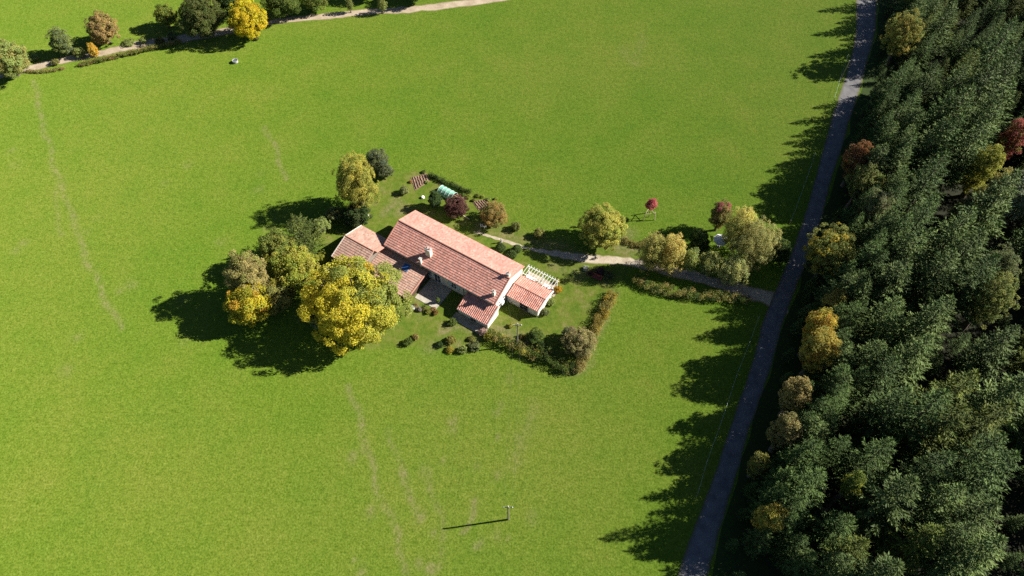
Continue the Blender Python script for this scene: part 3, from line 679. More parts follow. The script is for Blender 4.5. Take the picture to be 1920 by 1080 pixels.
tree_at('yellow_maple', 'bright yellow rounded tree below the tan-topped tree', 'tree', 466, 570, 42, 4.6, 4.2, [(.3, .24, .018), (.22, .2, .02), (.28, .17, .02)], [3, 2, 1], leaf=.3, cl=.95)
tree_at('lime_tree', 'yellow-green bushy tree in the thicket beside the barn', 'tree', 548, 505, 46, 4.6, 4.2, [(.22, .22, .03), (.18, .2, .03), (.26, .23, .04)], [3, 2, 2], leaf=.3, cl=.9)
tree_at('hawthorn_tree', 'olive brown scrubby tree between yellow tree and thicket', 'tree', 513, 558, 34, 3.4, 3.0, [(.17, .16, .04), (.19, .16, .04), (.13, .13, .035)], [3, 2, 1], leaf=.26)
tree_at('holly_tree', 'olive tree with yellowish top at the head of the thicket', 'tree', 520, 470, 34, 5.2, 4.6, [(.12, .14, .028), (.16, .16, .03), (.14, .15, .028)], [3, 1, 1], leaf=.3)
tree_at('small_ash_tree', 'dark shaded tree under the golden tree on its meadow side', 'tree', 600, 588, 28, 3.4, 3.2, [GRY, (.07, .08, .03)], [1, 1], leaf=.26)
tree_at('larch_tree', 'tall feathery yellow-green tree behind the barn', 'tree', 668, 342, 43, 7.4, 6.8, [(.22, .195, .035), (.18, .175, .035), (.26, .215, .04)], [2, 2, 1], leaf=.22, cl=.7, top=.72, flat=1.4, dens=.75, rag=.5, gap=.12)
tree_at('dark_yew', 'dark evergreen shrub at the foot of the feathery yellow-green tree', 'shrub', 668, 404, 27, 2.2, 2.2, [DKG, (.05, .06, .02)], [2, 1], leaf=.22)
tree_at('willow_shrub', 'larger grey-green shrub behind the feathery tree', 'shrub', 706, 299, 22, 2.4, 2.3, [GRY, (.085, .1, .055)], [2, 1], leaf=.2)
tree_at('willow_shrub', 'smaller grey-green shrub in front of the larger one', 'shrub', 722, 321, 15, 1.6, 1.5, [GRY, (.1, .11, .06)], [2, 1], leaf=.18)
bush_at('elder_bush', 'grey olive bush beside the dark evergreen shrub', 627, 402, 17, [GRY, OLV], [2, 1], leaf=.18)
bush_at('lavender_bush', 'pale grey-green bush between thicket and barn', 603, 422, 18, [PALEG, GRY], [2, 1], leaf=.18)
bush_at('small_bush', 'small round grey bush beside the dug vegetable bed', 757, 357, 9, [GRY, OLV], [2, 1], leaf=.13)
bush_at('laurel_bush', 'yellow-green bush by the barn gable', 604, 484, 12, [(.2, .2, .03), YG], [1, 1], leaf=.15)
tree_at('thuja', 'dense dark green columnar conifer beside the plastic tunnel', 'conifer', 815, 374, 13, 2.3, 2.4, [DKG, (.03, .05, .018)], [2, 1], leaf=.16, cl=.5, dens=1.2)
tree_at('purple_shrub', 'round purple-leaved shrub beside the plastic tunnel', 'shrub', 855, 387, 23, 2.1, 2.0, [PUR, (.1, .045, .034), (.08, .045, .025)], [2, 2, 1], leaf=.17, cl=.5, dens=1.1)
tree_at('hazel_shrub', 'orange tan shrub with arching twigs behind the house', 'shrub', 925, 402, 26, 2.3, 2.2, [TAN, (.22, .14, .04), OLV], [2, 2, 1], leaf=.17, cl=.55, dens=.8)
bush_at('rose_bush', 'small pale bush by the curve of the garden path', 968, 424, 10, [PALEG, OLV], [1, 1], leaf=.13)
bush_at('spindle_bush', 'small yellowish bush between path and round tree', 1010, 437, 11, [OLV, (.18, .16, .05)], [1, 1], leaf=.13)
for x, y, lab in ((939, 464, 'clipped round box ball beside the stone statue'), (969, 467, 'clipped box ball, upper of the touching pair'), (960, 477, 'clipped box ball, lower of the touching pair')):
    bush_at('box_ball', lab, x, y, 9, [(.06, .085, .02), (.05, .07, .018)], [1, 1], leaf=.12, dens=1.6, cl=.35, rag=.85)
tree_at('round_tree', 'round olive-yellow tree by the gravel drive', 'tree', 1131, 427, 43, 4.6, 4.3, [(.28, .26, .055), (.22, .23, .045), (.32, .28, .06)], [3, 2, 2], leaf=.22, cl=.7, dens=1.1)

def staked_tree():
    p = at(1216, 407); e = empty('staked_young_tree', (p.x, p.y, 0), 0, 'young scarlet tree held by pale wooden stakes in the meadow', 'tree')
    c, t = tree_meshes(77, 1.15, 1.15, 1.5, 3.9, .5, .17, [(.4, .09, .09), (.34, .08, .08), (.44, .13, .11)], [2, 1, 1], trunk_r=.06)
    link_mesh('trunk', t, M['bark'], e); link_mesh('crown', c, M['leaf'], e)
    cor = [(-1.15, -.8), (1.15, -.8), (.0, 1.15)]
    for x, y in cor: MB().tube([(x, y, -.2), (x * .8, y * .8, 2.3)], .09, 7).build('stake', M['pale_wood'], e)
    for i in range(3):
        a, b = cor[i], cor[(i + 1) % 3]
        MB().beam((a[0] * .82, a[1] * .82, 1.75), (b[0] * .82, b[1] * .82, 1.75), .06, .1).build('rail', M['pale_wood'], e)
staked_tree()

BIRCH = [(.17, .15, .04), (.14, .13, .035), (.2, .16, .045)]
def birch(label, cx, cy, rpx, zc, rz, pal=BIRCH, **kw):
    kw.setdefault('leaf', .2); kw.setdefault('dens', .6); kw.setdefault('cl', .6); kw.setdefault('rag', .5); kw.setdefault('gap', .12)
    tree_at('birch_tree', label, 'birch', cx, cy, rpx, zc, rz, [tuple(k * 1.6 for k in c) for c in pal], [2, 2, 1][:len(pal)], bark='birch_bark', flat=1.5, squash=1.0, group='birches along the drive', trunk_r=.13, **kw)
birch('tall slender birch with yellowish crown, closest to the round tree', 1224, 472, 27, 5.6, 5.3, top=.7)
birch('tawny birch next to the slender birch by the drive', 1260, 474, 29, 5.4, 5.0, [(.2, .15, .045), (.17, .14, .04), (.15, .13, .035)], top=.75)
birch('thin young birch with bare lower trunk beside the drive', 1294, 487, 15, 4.2, 2.9, [(.1, .115, .035), (.12, .12, .03)])
birch('small green birch between thin birch and lane end', 1332, 494, 20, 3.8, 3.0, [(.1, .11, .035), (.13, .125, .035)])
birch('broad birch crown closest to the lane', 1414, 456, 45, 6.0, 5.2, [(.15, .14, .045), (.17, .15, .05), (.13, .125, .045)])
birch('birch rising behind the white parasol', 1386, 428, 29, 6.4, 5.4)
birch('low birch at the lane end of the drive', 1378, 505, 30, 3.6, 3.2, [(.12, .125, .045), (.15, .14, .05)])
tree_at('red_topped_tree', 'small tree with scarlet crown top beside the birches', 'tree', 1351, 404, 19, 4.6, 3.2, [TAN, (.17, .16, .045), (.24, .17, .06)], [1, 3, 2], leaf=.18, cl=.6, colfn=lambda cl, cc, rng: np.where(((cl[:, 2] > 6.6) & (rng.random(len(cl)) < .6))[:, None], np.array((.3, .1, .09)), cc))
tree_at('alder_tree', 'dark low tree under the birches beside the drive', 'tree', 1312, 452, 20, 3.0, 2.6, [GRN, DKG], [1, 1], leaf=.22)
tree_at('roadside_ash', 'dark leafy tree by the lane opposite the wood', 'tree', 1462, 470, 22, 3.2, 3.0, [DKG, GRN], [2, 1], leaf=.24)
# hedges
def hedge(name, label, pts, wpx, h, pal, w, seed, leaf=.2, cl=.55, colfn=None):
    rng = np.random.default_rng(seed); P = [at(x, y, h * .5) for x, y in pts]
    o = P[0]; e = empty(name, (o.x, o.y, 0), 0, label, 'hedge')
    cls, targets = [], []
    for a, b in zip(P[:-1], P[1:]):
        L = (b - a).length; n = int(L / (cl * .8)) + 1; r = wpx * mpp(*px(a), h * .5)
        d = (b - a).normalized(); s = Vector((-d.y, d.x, 0))
        for i in range(n):
            for k in range(4):
                p = a.lerp(b, (i + rng.random()) / n) + s * rng.uniform(-r, r) * .75
                cls.append((p.x - o.x, p.y - o.y, rng.uniform(.25, 1) * h * .82 * (1 + rng.normal(0, .1)), cl * rng.uniform(.7, 1.2)))
            p = a.lerp(b, (i + .5) / n); targets.append((p.x - o.x, p.y - o.y))
    cls = np.array(cls); cc = pick_cols(rng, pal, w, len(cls))
    V, F, Kc = blob_foliage(rng, cls, cc, leaf, .55, None, .16, .03)
    link_mesh('foliage', np_mesh('foliage', V, F, Kc), M['leaf'], e)
    mb = MB()
    for x, y in targets: mb.tube([(x, y, -.1), (x + .05, y, h * .6)], [.04, .015], 5)
    mb.build('stems', M['bark'], e)
hedge('golden_hedge', 'golden brown garden hedge running from the drive', [(1150, 548), (1130, 590), (1112, 625)], 11, 1.7, [(.24, .19, .05), (.2, .15, .04), (.26, .18, .02), OLV], [2, 2, 1, 1], 31)
hedge('tan_hedge', 'tan lower hedge at the garden corner', [(1112, 630), (1100, 665), (1082, 698)], 10, 1.5, [TAN, (.22, .17, .06), OLV], [2, 2, 1], 32)
hedge('mixed_hedge', 'mixed yellow and green hedge under the utility pole', [(918, 622), (945, 638), (985, 655), (1012, 668)], 13, 1.9, [OLV, (.24, .2, .03), GRN, TAN], [2, 1, 2, 1], 33)
hedge('dark_hedge', 'dark green hedge closing the lower garden corner', [(1008, 655), (1035, 672), (1068, 694)], 15, 2.1, [DKG, GRN, OLV], [2, 2, 1], 34)
hedge('low_clipped_hedge', 'low dark hedge behind the vegetable garden', [(806, 326), (835, 340), (862, 352), (882, 360)], 5, .9, [DKG, GRN], [1, 1], 35, .14, .35)
tree_at('photinia_shrub', 'big brownish grey shrub at the hedge corner', 'shrub', 1086, 641, 31, 2.6, 2.4, [(.17, .15, .055), (.2, .16, .07), (.24, .2, .08)], [2, 2, 1], leaf=.2, cl=.6, dens=.85)
tree_at('lilac_shrub', 'purplish grey shrub on the lawn side of the hedge corner', 'shrub', 1068, 626, 14, 1.6, 1.5, [(.14, .11, .09), GRY], [1, 1], leaf=.17)
hedge('drive_hedge', 'ragged olive scrub under the birches along the drive', [(1190, 522), (1240, 543), (1300, 552), (1350, 556), (1405, 562)], 12, 1.7, [OLV, GRN, (.17, .16, .05), DKG, TAN], [3, 2, 2, 2, 1], 38, .18, .5)
hedge('verge_scrub', 'loose brown scrub between the drive and the meadow by the birches', [(1165, 448), (1200, 462), (1240, 440)], 9, .8, [TAN, OLV, (.2, .18, .06)], [2, 2, 1], 39, .15, .35)
bush_at('garden_bush', 'solitary dark green bush on the lawn near the pole', 1004, 631, 17, [GRN, DKG], [1, 1], leaf=.16)
for x, y, r, lab, c in ((845, 637, 10, 'yellowish tuft on the front lawn', (.2, .17, .04)), (824, 646, 8, 'small dark round bush left of the yellowish tuft', DKG), (843, 656, 8, 'bright yellow low bush at the meadow edge', (.26, .21, .03)), (765, 641, 9, 'round dark bush on the front lawn near the golden tree', GRN),
                        (779, 632, 7, 'small beige tuft above the round dark bush', TAN), (889, 649, 12, 'grey-green bush at the front lawn corner', GRY), (867, 655, 9, 'pale low bush between yellow bush and lawn corner', PALEG), (848, 604, 9, 'small bush on the lawn before the porch', GRN),
                        (884, 635, 7, 'flat dark tuft near the porch corner', OLV), (1046, 543, 8.5, 'golden round bush at the annex corner', (.34, .2, .02)), (1044, 528, 6, 'small yellow bush beyond the pergola', (.26, .22, .03)), (1098, 503, 6, 'white-flowered small bush by the drive', (.3, .3, .25)),
                        (1107, 512, 6, 'small dark red bush by the drive', (.1, .04, .03)), (1125, 508, 9, 'purple-brown bush behind the red bench', (.1, .06, .05)), (1140, 516, 11, 'grey feathery bush beside the red bench', GRY),
                        (958, 610, 6, 'small yellow bush on the line of lawn edging', (.22, .21, .04)), (980, 632, 5, 'small orange-yellow bush beside the pole', (.3, .21, .03)), (1022, 585, 9, 'grey plant bed bush at the annex wall', GRY), (1032, 566, 9, 'grey-green bush by the annex gable', PALEG), (905, 622, 9, 'pinkish rock plant clump at the porch corner', (.3, .2, .16)), (915, 632, 9, 'yellow bush at the end of the mixed hedge', (.22, .2, .03))):
    bush_at('garden_bush', lab, x, y, r, [c, tuple(k * .75 for k in c)], [2, 1], leaf=.13, h=(1.1 if r > 8 else .7))
for i, (x, y, c, lab) in enumerate(((779, 573, TAN, 'tan flowering plant at the terrace corner'), (787, 580, (.24, .2, .16), 'pale pink plant in the terrace flower bed'), (795, 578, OLV, 'olive plant in the terrace flower bed'), (803, 584, (.2, .19, .04), 'yellow-green plant in the terrace flower bed'),
                                    (812, 580, BRN, 'brown plant in the terrace flower bed'), (817, 586, (.22, .14, .04), 'rusty plant at the outer end of the terrace flower bed'), (774, 577, (.5, .48, .44), 'white-flowered plant below the barn verge'))):
    bush_at('flower_plant', lab, x, y, 6, [c, tuple(k * .7 for k in c)], [1, 1], cat='plant', leaf=.12, h=.7, group='plants of the terrace flower bed')
tree_at('potted_cypress', 'little upright evergreen at the terrace edge', 'plant', 821.5, 563, 3.5, .8, .8, [(.1, .13, .03), GRN], [1, 1], leaf=.12, cl=.22)

# dark fir group in the thicket is made with the conifer builder below
# ------------------------------------------------------------------ conifers
def conifer_mesh(seed, h, R, pal, full=1.0, droop=.3, start=.1, spray=.8):
    rng = np.random.default_rng(seed); V, Kc = [], []; pal = np.array(pal)
    nw = int(h * 1.55)
    for i in range(nw):
        t = start + (1 - start) * (i + rng.random() * .6) / nw; z = h * t
        l0 = R * (1 - t) ** .72 * (1 if t > .22 else .65 + 1.6 * max(0, t - start))
        nb = int(max(3, (5.5 + 2 * (1 - t)) * full))
        a0 = rng.random() * 6.28
        for b in range(nb):
            a = a0 + 6.283 * b / nb + rng.normal(0, .2); l = max(.3, l0 * rng.uniform(.72, 1.15))
            out = np.array([cos(a), sin(a), 0.]); side = np.array([-sin(a), cos(a), 0.]); up = np.array([0, 0, 1.])
            rise = .45 * t - droop * (1 - t)
            ns = int(9 + l * 8.5)
            col0 = pal[rng.integers(len(pal))] * (1 + rng.normal(0, .12))
            for k in range(ns):
                s = (.1 + .9 * (k + rng.random() * .7) / ns); q = out * (l * s) + up * (z + l * (rise * s + .18 * s * s) + rng.normal(0, .06))
                sg = 1 if k % 2 else -1; ang = rng.uniform(.35, 1.05) * sg if k < ns - 1 else 0.0
                d = out * cos(ang) + side * sin(ang) + up * (rng.normal(.12, .22)); d /= np.linalg.norm(d)
                ln = spray * (.42 + .5 * l / R * (1.1 - .55 * s)) * rng.uniform(.75, 1.25); wd = ln * rng.uniform(.22, .36)
                w = np.cross(d, up + rng.normal(0, .75, 3)); w /= np.linalg.norm(w) + 1e-6
                V += [q, q + d * ln * .5 + w * wd * .5, q + d * ln - up * .05, q + d * ln * .5 - w * wd * .5]
                Kc += [col0 * (.9 + .25 * s) * (1 + rng.normal(0, .12))] * 4
    top = np.array([0, 0, h * 1.0])
    for k in range(7):
        a = k * .9; d = np.array([cos(a) * .35, sin(a) * .35, .8]); w = np.array([-sin(a), cos(a), 0]) * .12
        q = top - np.array([0, 0, .25 * (k % 4)]); V += [q, q + d * .4 + w, q + d * .8, q + d * .4 - w]; Kc += [pal[0]] * 4
    V = np.array(V); Kc = np.clip(np.array(Kc), .004, .5)
    crown = np_mesh('crown', V, np.arange(len(V)).reshape(-1, 4), Kc)
    tr = MB().tube([(0, 0, -.2), (.03, 0, h * .35), (0, .04, h * .98)], [.017 * h, .012 * h, .02], 7)
    tm = bpy.data.meshes.new('trunk'); tm.from_pydata(tr.v, [], tr.f); tm.update()
    return crown, tm
SPR = [(.062, .1, .022), (.052, .088, .02), (.07, .108, .024)]; FIR = [(.085, .122, .03), (.07, .108, .027), (.095, .13, .034)]; YCON = [(.088, .114, .018), (.076, .104, .019), (.098, .116, .016)]
VAR = {'spruce': [conifer_mesh(201 + i, 16, 3.9 + .3 * i, SPR, 1.1, .3 + .08 * i) for i in range(3)],
       'fir': [conifer_mesh(211 + i, 16, 4.2 + .35 * i, FIR, 1.2, .15 + .1 * i, spray=.95) for i in range(3)],
       'larch': [conifer_mesh(221 + i, 15, 3.9, YCON, 1.1, .2) for i in range(2)]}
INFO = {'spruce': ('spruce_tree', 'dark green spruce in the dense wood across the lane', 'spruce', 'spruces of the roadside wood'),
        'fir': ('fir_tree', 'grey-green fir with bluish sprays in the dense wood across the lane', 'fir', 'firs of the roadside wood'),
        'larch': ('light_conifer', 'yellowish green conifer among the dark ones of the wood', 'conifer', 'light conifers of the roadside wood')}
frng = random.Random(42)
PLACED = []; FBPOS = []
LITGAP = at(1588, 166)
def ok_place(x, y, h, dmin, check_gap=True, clear=1.0):
    if x < road_right(y) + 2.2: return False
    if check_gap:
        dx, dy = x - LITGAP.x, y - LITGAP.y
        al = dx * cos(SUN_AZ) + dy * sin(SUN_AZ); ac = -dx * sin(SUN_AZ) + dy * cos(SUN_AZ)
        if 0 < al < h / tan(SUN_EL) + 1 and abs(ac) < 3.4: return False
    if h > 7 and any((x - a) ** 2 + (y - b) ** 2 < 9 * clear for a, b in FBPOS): return False
    # nothing so tall and close up-camera that it would stand in front of a broadleaf crown
    if h > 10 and any(abs(x - a - .28 * (b - y)) < 2.2 * clear and 0 < b - y < 6.5 * clear for a, b in FBPOS): return False
    return all((x - a) ** 2 + (y - b) ** 2 > dmin * dmin for a, b in PLACED)
WORDS = {'wall': ('middle-sized %s in the close row along the wood edge', 'close-row %s'), 'edge': ('short %s in the shaded front row beside the lane', 'short front-row %s'), 'tall': ('tall %s at the wood edge whose shadow crosses the lane', 'tall edge %s'), 'low': ('low young %s growing between taller trees of the wood', 'young %s'), '': ('full-grown sunlit %s inside the wood across the lane', 'full-grown %s')}
NAMES = {'spruce': 'dark green spruce', 'fir': 'grey-green fir', 'larch': 'yellowish green conifer'}
def put_conifer(kind, x, y, h, role=''):
    c, t = frng.choice(VAR[kind]); nm, lab, cat, grp = INFO[kind]
    lab = WORDS[role][0] % NAMES[kind]; grp = (WORDS[role][1] % NAMES[kind]) + ' trees of the wood'
    PLACED.append((x, y))
    e = put_tree(nm, lab, cat, (x, y), c, t, 'needle', 'bark', grp, frng.uniform(0, 6.28), 1.0)
    s = h / 16.0; e.scale = (s * frng.uniform(.92, 1.12), s * frng.uniform(.92, 1.12), s)
# broadleaf trees of the wood, each seen singly
FB = [(1537, 612, 24, 10, 3.6, [(.26, .19, .03), (.2, .17, .03), (.28, .15, .03)], 'orange-yellow tree at the wood edge, upper of two touching crowns'),
      (1538, 655, 30, 9.5, 4.2, [(.26, .2, .04), (.19, .17, .04), (.25, .15, .03)], 'large golden tree at the wood edge, lower of two touching crowns'),
      (1492, 740, 24, 8, 3.6, [(.22, .17, .06), (.19, .15, .055)], 'tan tree at the wood edge below the golden pair'),
      (1474, 808, 25, 8, 3.8, [(.2, .16, .06), (.17, .15, .055)], 'wide tan tree beside the lane below its twin'),
      (1420, 872, 16, 5, 2.8, [(.15, .14, .03), (.1, .1, .03)], 'small olive tree close to the lane'),
      (1444, 972, 24, 8, 3.2, [(.27, .2, .04), (.2, .17, .03), (.14, .14, .03)], 'bright yellow tree at the wood edge among dark conifers'),
      (1566, 562, 17, 9, 3.0, [(.2, .16, .04), (.14, .13, .03)], 'small yellowish tree above the orange-yellow tree'),
      (1558, 472, 42, 8, 4.6, [(.17, .17, .04), (.13, .14, .035), (.26, .2, .03)], 'yellow-green lobed tree by the lane bend'),
      (1640, 392, 24, 10, 4.0, [GRY, (.12, .12, .055)], 'grey-green broadleaf tree inside the wood edge'),
      (1618, 338, 24, 8, 3.4, [(.11, .12, .035), (.13, .13, .04)], 'green broadleaf tree beside the rusty one'),
      (1608, 298, 24, 8, 3.6, [RUST, (.16, .08, .035), (.13, .09, .03)], 'rusty brown tree at the wood edge'),
      (1692, 62, 29, 9, 4.4, [(.19, .17, .04), (.13, .14, .035), (.24, .18, .04)], 'yellowish tree near the far end of the lane'),
      (1843, 318, 22, 8, 5.4, [(.2, .19, .035), (.16, .16, .03)], 'yellow-green tree deep in the wood'),
      (1866, 360, 19, 8, 5.4, [(.22, .19, .05), (.18, .16, .045)], 'tawny slender tree deep in the wood'),
      (1864, 506, 32, 10, 4.8, [(.13, .14, .055), (.11, .125, .05)], 'pale green round oak deep in the wood'),
      (1905, 372, 28, 8, 5.4, [(.15, .16, .1), (.12, .135, .08)], 'silvery green tree deep in the wood'),
      (1858, 560, 34, 10, 5.0, [(.12, .13, .035), (.15, .15, .04), (.1, .12, .035)], 'big olive oak deep in the wood'),
      (1898, 262, 20, 8.5, 4.6, [(.26, .08, .06), RUST, (.16, .15, .04)], 'reddish topped tree deep in the wood'),
      (1640, 345, 14, 8, 2.6, [(.1, .12, .03), OLV], 'small olive tree deep behind the green broadleaf'),
      (1600, 905, 14, 12, 3.0, [(.09, .11, .02), YG], 'light green broadleaf crown among the lower conifers')]
for i, (x, y, r, zc, rz, pal, lab) in enumerate(FB):
    p = at(x, y, zc); PLACED.append((p.x, p.y)); FBPOS.append((p.x, p.y))
    tree_at('broadleaf_tree', lab, 'tree', x, y, r * 1.1, zc, rz * 1.15, pal, [3, 2, 1][:len(pal)], leaf=.27, cl=.7, dens=.8, gap=.12, squash=1.1)
# edge conifers, found from the tips of their shadows on the meadow
TIPS = [(1535, 22), (1526, 66), (1519, 107), (1525, 203), (1482, 232), (1470, 270), (1438, 322), (1425, 350), (1398, 395), (1330, 585), (1303, 634), (1345, 690), (1302, 752), (1290, 800), (1247, 886), (1205, 935), (1133, 1010), (1196, 1048)]
for x, y in TIPS:
    s = at(x, y); t = 5.0; off = frng.uniform(5.5, 9.5)
    while True:
        bx, by = s.x + cos(SUN_AZ) * t, s.y + sin(SUN_AZ) * t
        if bx > road_right(by) + off or t > 40: break
        t += .25
    h = t * tan(SUN_EL)
    if ok_place(bx, by, h, 1.2, True, .2): put_conifer(frng.choice(['spruce', 'spruce', 'fir']), bx, by, h, 'tall')
VALLEY = [[(1592, 10), (1585, 45), (1580, 88), (1588, 128)], [(1570, 205), (1540, 232), (1500, 258), (1482, 298), (1462, 340), (1442, 385), (1430, 425), (1418, 470), (1402, 520), (1372, 560), (1352, 615), (1362, 665), (1335, 705), (1318, 760), (1312, 800), (1282, 870), (1245, 935), (1222, 985), (1205, 1040), (1195, 1085)]]
for line, shift in [(l_, s_) for s_ in (0.0, 4.5) for l_ in VALLEY]:
    P_ = [at(*q) + Vector((shift, 0, 0)) for q in line]
    for a, b in zip(P_[:-1], P_[1:]):
        for i in range(max(1, round((b - a).length / 2.1))):
            q = a.lerp(b, (i + frng.random()) / max(1, round((b - a).length / 2.1))); t = 4.0; off = frng.uniform(5.0, 11.0)
            while t < 40:
                bx, by = q.x + cos(SUN_AZ) * t, q.y + sin(SUN_AZ) * t
                if bx > road_right(by) + off: break
                t += .25
            h = t * tan(SUN_EL) + frng.uniform(.2, 1.8)
            if ok_place(bx, by, h, 1.5, True, .5): put_conifer(frng.choice(['spruce', 'spruce', 'fir']), bx, by, h, 'wall')
# conifers whose tips show
CT = [(1822, 37), (1745, 82), (1775, 75), (1742, 142), (1712, 235), (1780, 220), (1805, 215), (1825, 160), (1790, 167), (1872, 115), (1870, 30), (1792, 2), (1910, 105), (1905, 35), (1687, 312), (1727, 312), (1775, 285), (1757, 367), (1707, 402), (1732, 435), (1640, 475), (1705, 487), (1827, 390), (1800, 405), (1845, 430), (1905, 420), (1792, 470), (1910, 320), (1870, 478), (1627, 574), (1627, 689), (1600, 742), (1656, 641), (1684, 672), (1785, 557), (1745, 633), (1703, 731), (1774, 734), (1908, 613), (1906, 748), (1818, 756), (1591, 819), (1672, 825), (1533, 877), (1588, 880), (1718, 901), (1660, 931), (1597, 970), (1787, 850), (1823, 985), (1772, 985), (1881, 1010), (1630, 1010), (1687, 1058), (1485, 1010), (1527, 1037), (1594, 1046), (1884, 816), (1908, 850), (1805, 913), (1872, 943), (1840, 690), (1690, 560), (1650, 250), (1660, 190), (1690, 165), (1850, 230), (1750, 20), (1940, 200), (1945, 500), (1950, 700)]
tipw = sorted((at(*q) for q in TIPS), key=lambda p: p.y)
def cap_h(x, y, h):
    L = x - float(np.interp(y, [p.y for p in tipw], [p.x for p in tipw]))
    return min(h, max(5.0, (L - .5) * tan(SUN_EL)))
CT += [(1700, 30), (1730, 55), (1840, 85), (1690, 98), (1850, 8), (1925, 70), (1760, 122), (1900, 152), (1720, 2), (1815, 120), (1880, 190), (1930, 250)]
for x, y in CT:
    h = frng.uniform(17, 22)
    for _ in range(4):
        p = at(x, y, h); h = cap_h(p.x, p.y, h)
    p = at(x, y, h)
    if ok_place(p.x, p.y, h, 2.0): put_conifer(frng.choice(['spruce', 'spruce', 'fir', 'fir', 'larch']), p.x, p.y, h)
# the crowded trees between them
def in_view(x, y, h):
    return any(a < 2130 and -25 < b < 1110 for a, b in (px((x, y, h * f)) for f in (0, .5, 1)))
# second edge row that keeps the lane in shade
for _ in range(2500):
    y = frng.uniform(12, 172); x = road_right(y) + frng.uniform(2.2, 4.5); h = frng.uniform(3.5, 6.5)
    if in_view(x, y, h) and ok_place(x, y, h, 3.0): put_conifer(frng.choice(['spruce', 'spruce', 'fir']), x, y, h, 'edge')
for _ in range(12000):
    y = frng.uniform(12, 188); x = road_right(y) + frng.uniform(2.6, 75)
    e_ = x - road_right(y); h = (frng.uniform(4, 7.5) if y < 112 else frng.uniform(7, 12)) if px((x, y, 5))[0] < 1925 else frng.uniform(12, 18)
    if in_view(x, y, h) and ok_place(x, y, h, 4.7 if y < 112 else 3.9): put_conifer(frng.choice(['spruce', 'spruce', 'fir', 'larch']), x, y, h, 'low')
# dark fir in the garden thicket and its small neighbour
for x, y, h, R, lab in ((552, 408, 10, 5.6, 'broad dark green fir in the thicket behind the barn'), (508, 440, 7.5, 3.0, 'smaller dark fir on the meadow side of the broad fir')):
    c, t = conifer_mesh(int(300 + x), h, R, [(.1, .128, .026), (.12, .145, .026), (.09, .12, .026)], 1.4, .15, .04)
    put_tree('garden_fir', lab, 'fir', at(x, y, h), c, t, 'needle')

# ------------------------------------------------------------------ hedgerow along the dirt track
tree_at('hedgerow_tree', 'grey-green tree at the left end of the dirt track', 'tree', 14, 112, 36, 4.6, 4.4, [PALEG, (.15, .15, .04), (.19, .17, .05)], [2, 2, 2], leaf=.27, cl=.85)
tree_at('hedgerow_tree', 'pale green tree leaning over the dirt track', 'tree', 114, 78, 20, 3.6, 3.4, [PALEG, (.13, .15, .06)], [2, 1], leaf=.24)
tree_at('hedgerow_tree', 'pinkish tan tree on the far side of the dirt track', 'tree', 192, 54, 28, 4.2, 3.9, [(.25, .17, .06), (.22, .15, .06), (.18, .15, .04)], [2, 2, 1], leaf=.24, cl=.7)
tree_at('orange_shrub', 'orange upright shrub at the lower edge of the dirt track', 'shrub', 174, 94, 9, 1.8, 2.0, [(.34, .2, .03), (.28, .2, .03)], [2, 1], leaf=.18)
bush_at('hedgerow_bush', 'green bush left of the orange shrub', 148, 98, 11, [PALEG, OLV], [1, 1], leaf=.18)
tree_at('hedgerow_tree', 'small yellow-green tree beside the large dark one', 'tree', 310, 30, 20, 3.2, 2.9, [(.15, .16, .025), GRN], [2, 1], leaf=.24)
tree_at('hedgerow_oak', 'large dark green tree over the dirt track', 'tree', 377, 30, 40, 5.4, 5.0, [(.09, .1, .025), (.07, .085, .02), (.11, .11, .03)], [2, 2, 1], leaf=.3, cl=1.0)
tree_at('golden_maple', 'brilliant golden yellow tree by the dirt track', 'tree', 464, 38, 35, 5.0, 4.6, [(.4, .3, .015), (.36, .25, .015), (.3, .25, .02)], [3, 2, 1], leaf=.3, cl=.95)
tree_at('hedgerow_tree', 'dark tree between the golden tree and the large one', 'tree', 424, 2, 26, 5.0, 4.2, [DKG, GRN], [1, 1], leaf=.3)
tree_at('hedgerow_tree', 'leafy green tree right of the golden tree', 'tree', 528, 0, 36, 4.6, 4.3, [GRN, (.1, .12, .025)], [1, 1], leaf=.3)
tree_at('hedgerow_tree', 'olive green tree by the bend of the track', 'tree', 590, -8, 26, 4.0, 3.6, [(.13, .14, .03), GRN], [1, 1], leaf=.28)
tree_at('sapling', 'thin sapling at the upper side of the track', 'tree', 655, 8, 7, 2.4, 2.0, [OLV, PALEG], [1, 1], leaf=.15, dens=.5)
tree_at('sapling', 'thin pale sapling at the meadow side of the track', 'tree', 716, 8, 9, 2.6, 2.2, [PALEG, OLV], [1, 1], leaf=.15, dens=.5)
tree_at('hedgerow_tree', 'dark tree above the track casting shade on it', 'tree', 778, -26, 28, 4.2, 3.8, [DKG, GRN], [1, 1], leaf=.28)
tree_at('hedgerow_tree', 'dark tree above the track beside the thin sapling', 'tree', 690, -30, 22, 4.0, 3.6, [DKG, GRN], [1, 1], leaf=.28)
hedge('verge_hedge', 'ragged brown-green hedge along the meadow side of the dirt track', [(150, 120), (185, 112), (225, 103), (262, 95), (300, 86), (338, 76)], 5, 1.15, [OLV, TAN, GRN, (.17, .16, .04), BRN], [3, 1, 2, 2, 1], 36, .16, .4)
hedge('verge_growth', 'thin low scrub at the left part of the track verge', [(48, 133), (85, 134), (120, 127)], 4, .6, [OLV, TAN, PALEG], [2, 2, 1], 37, .14, .3)
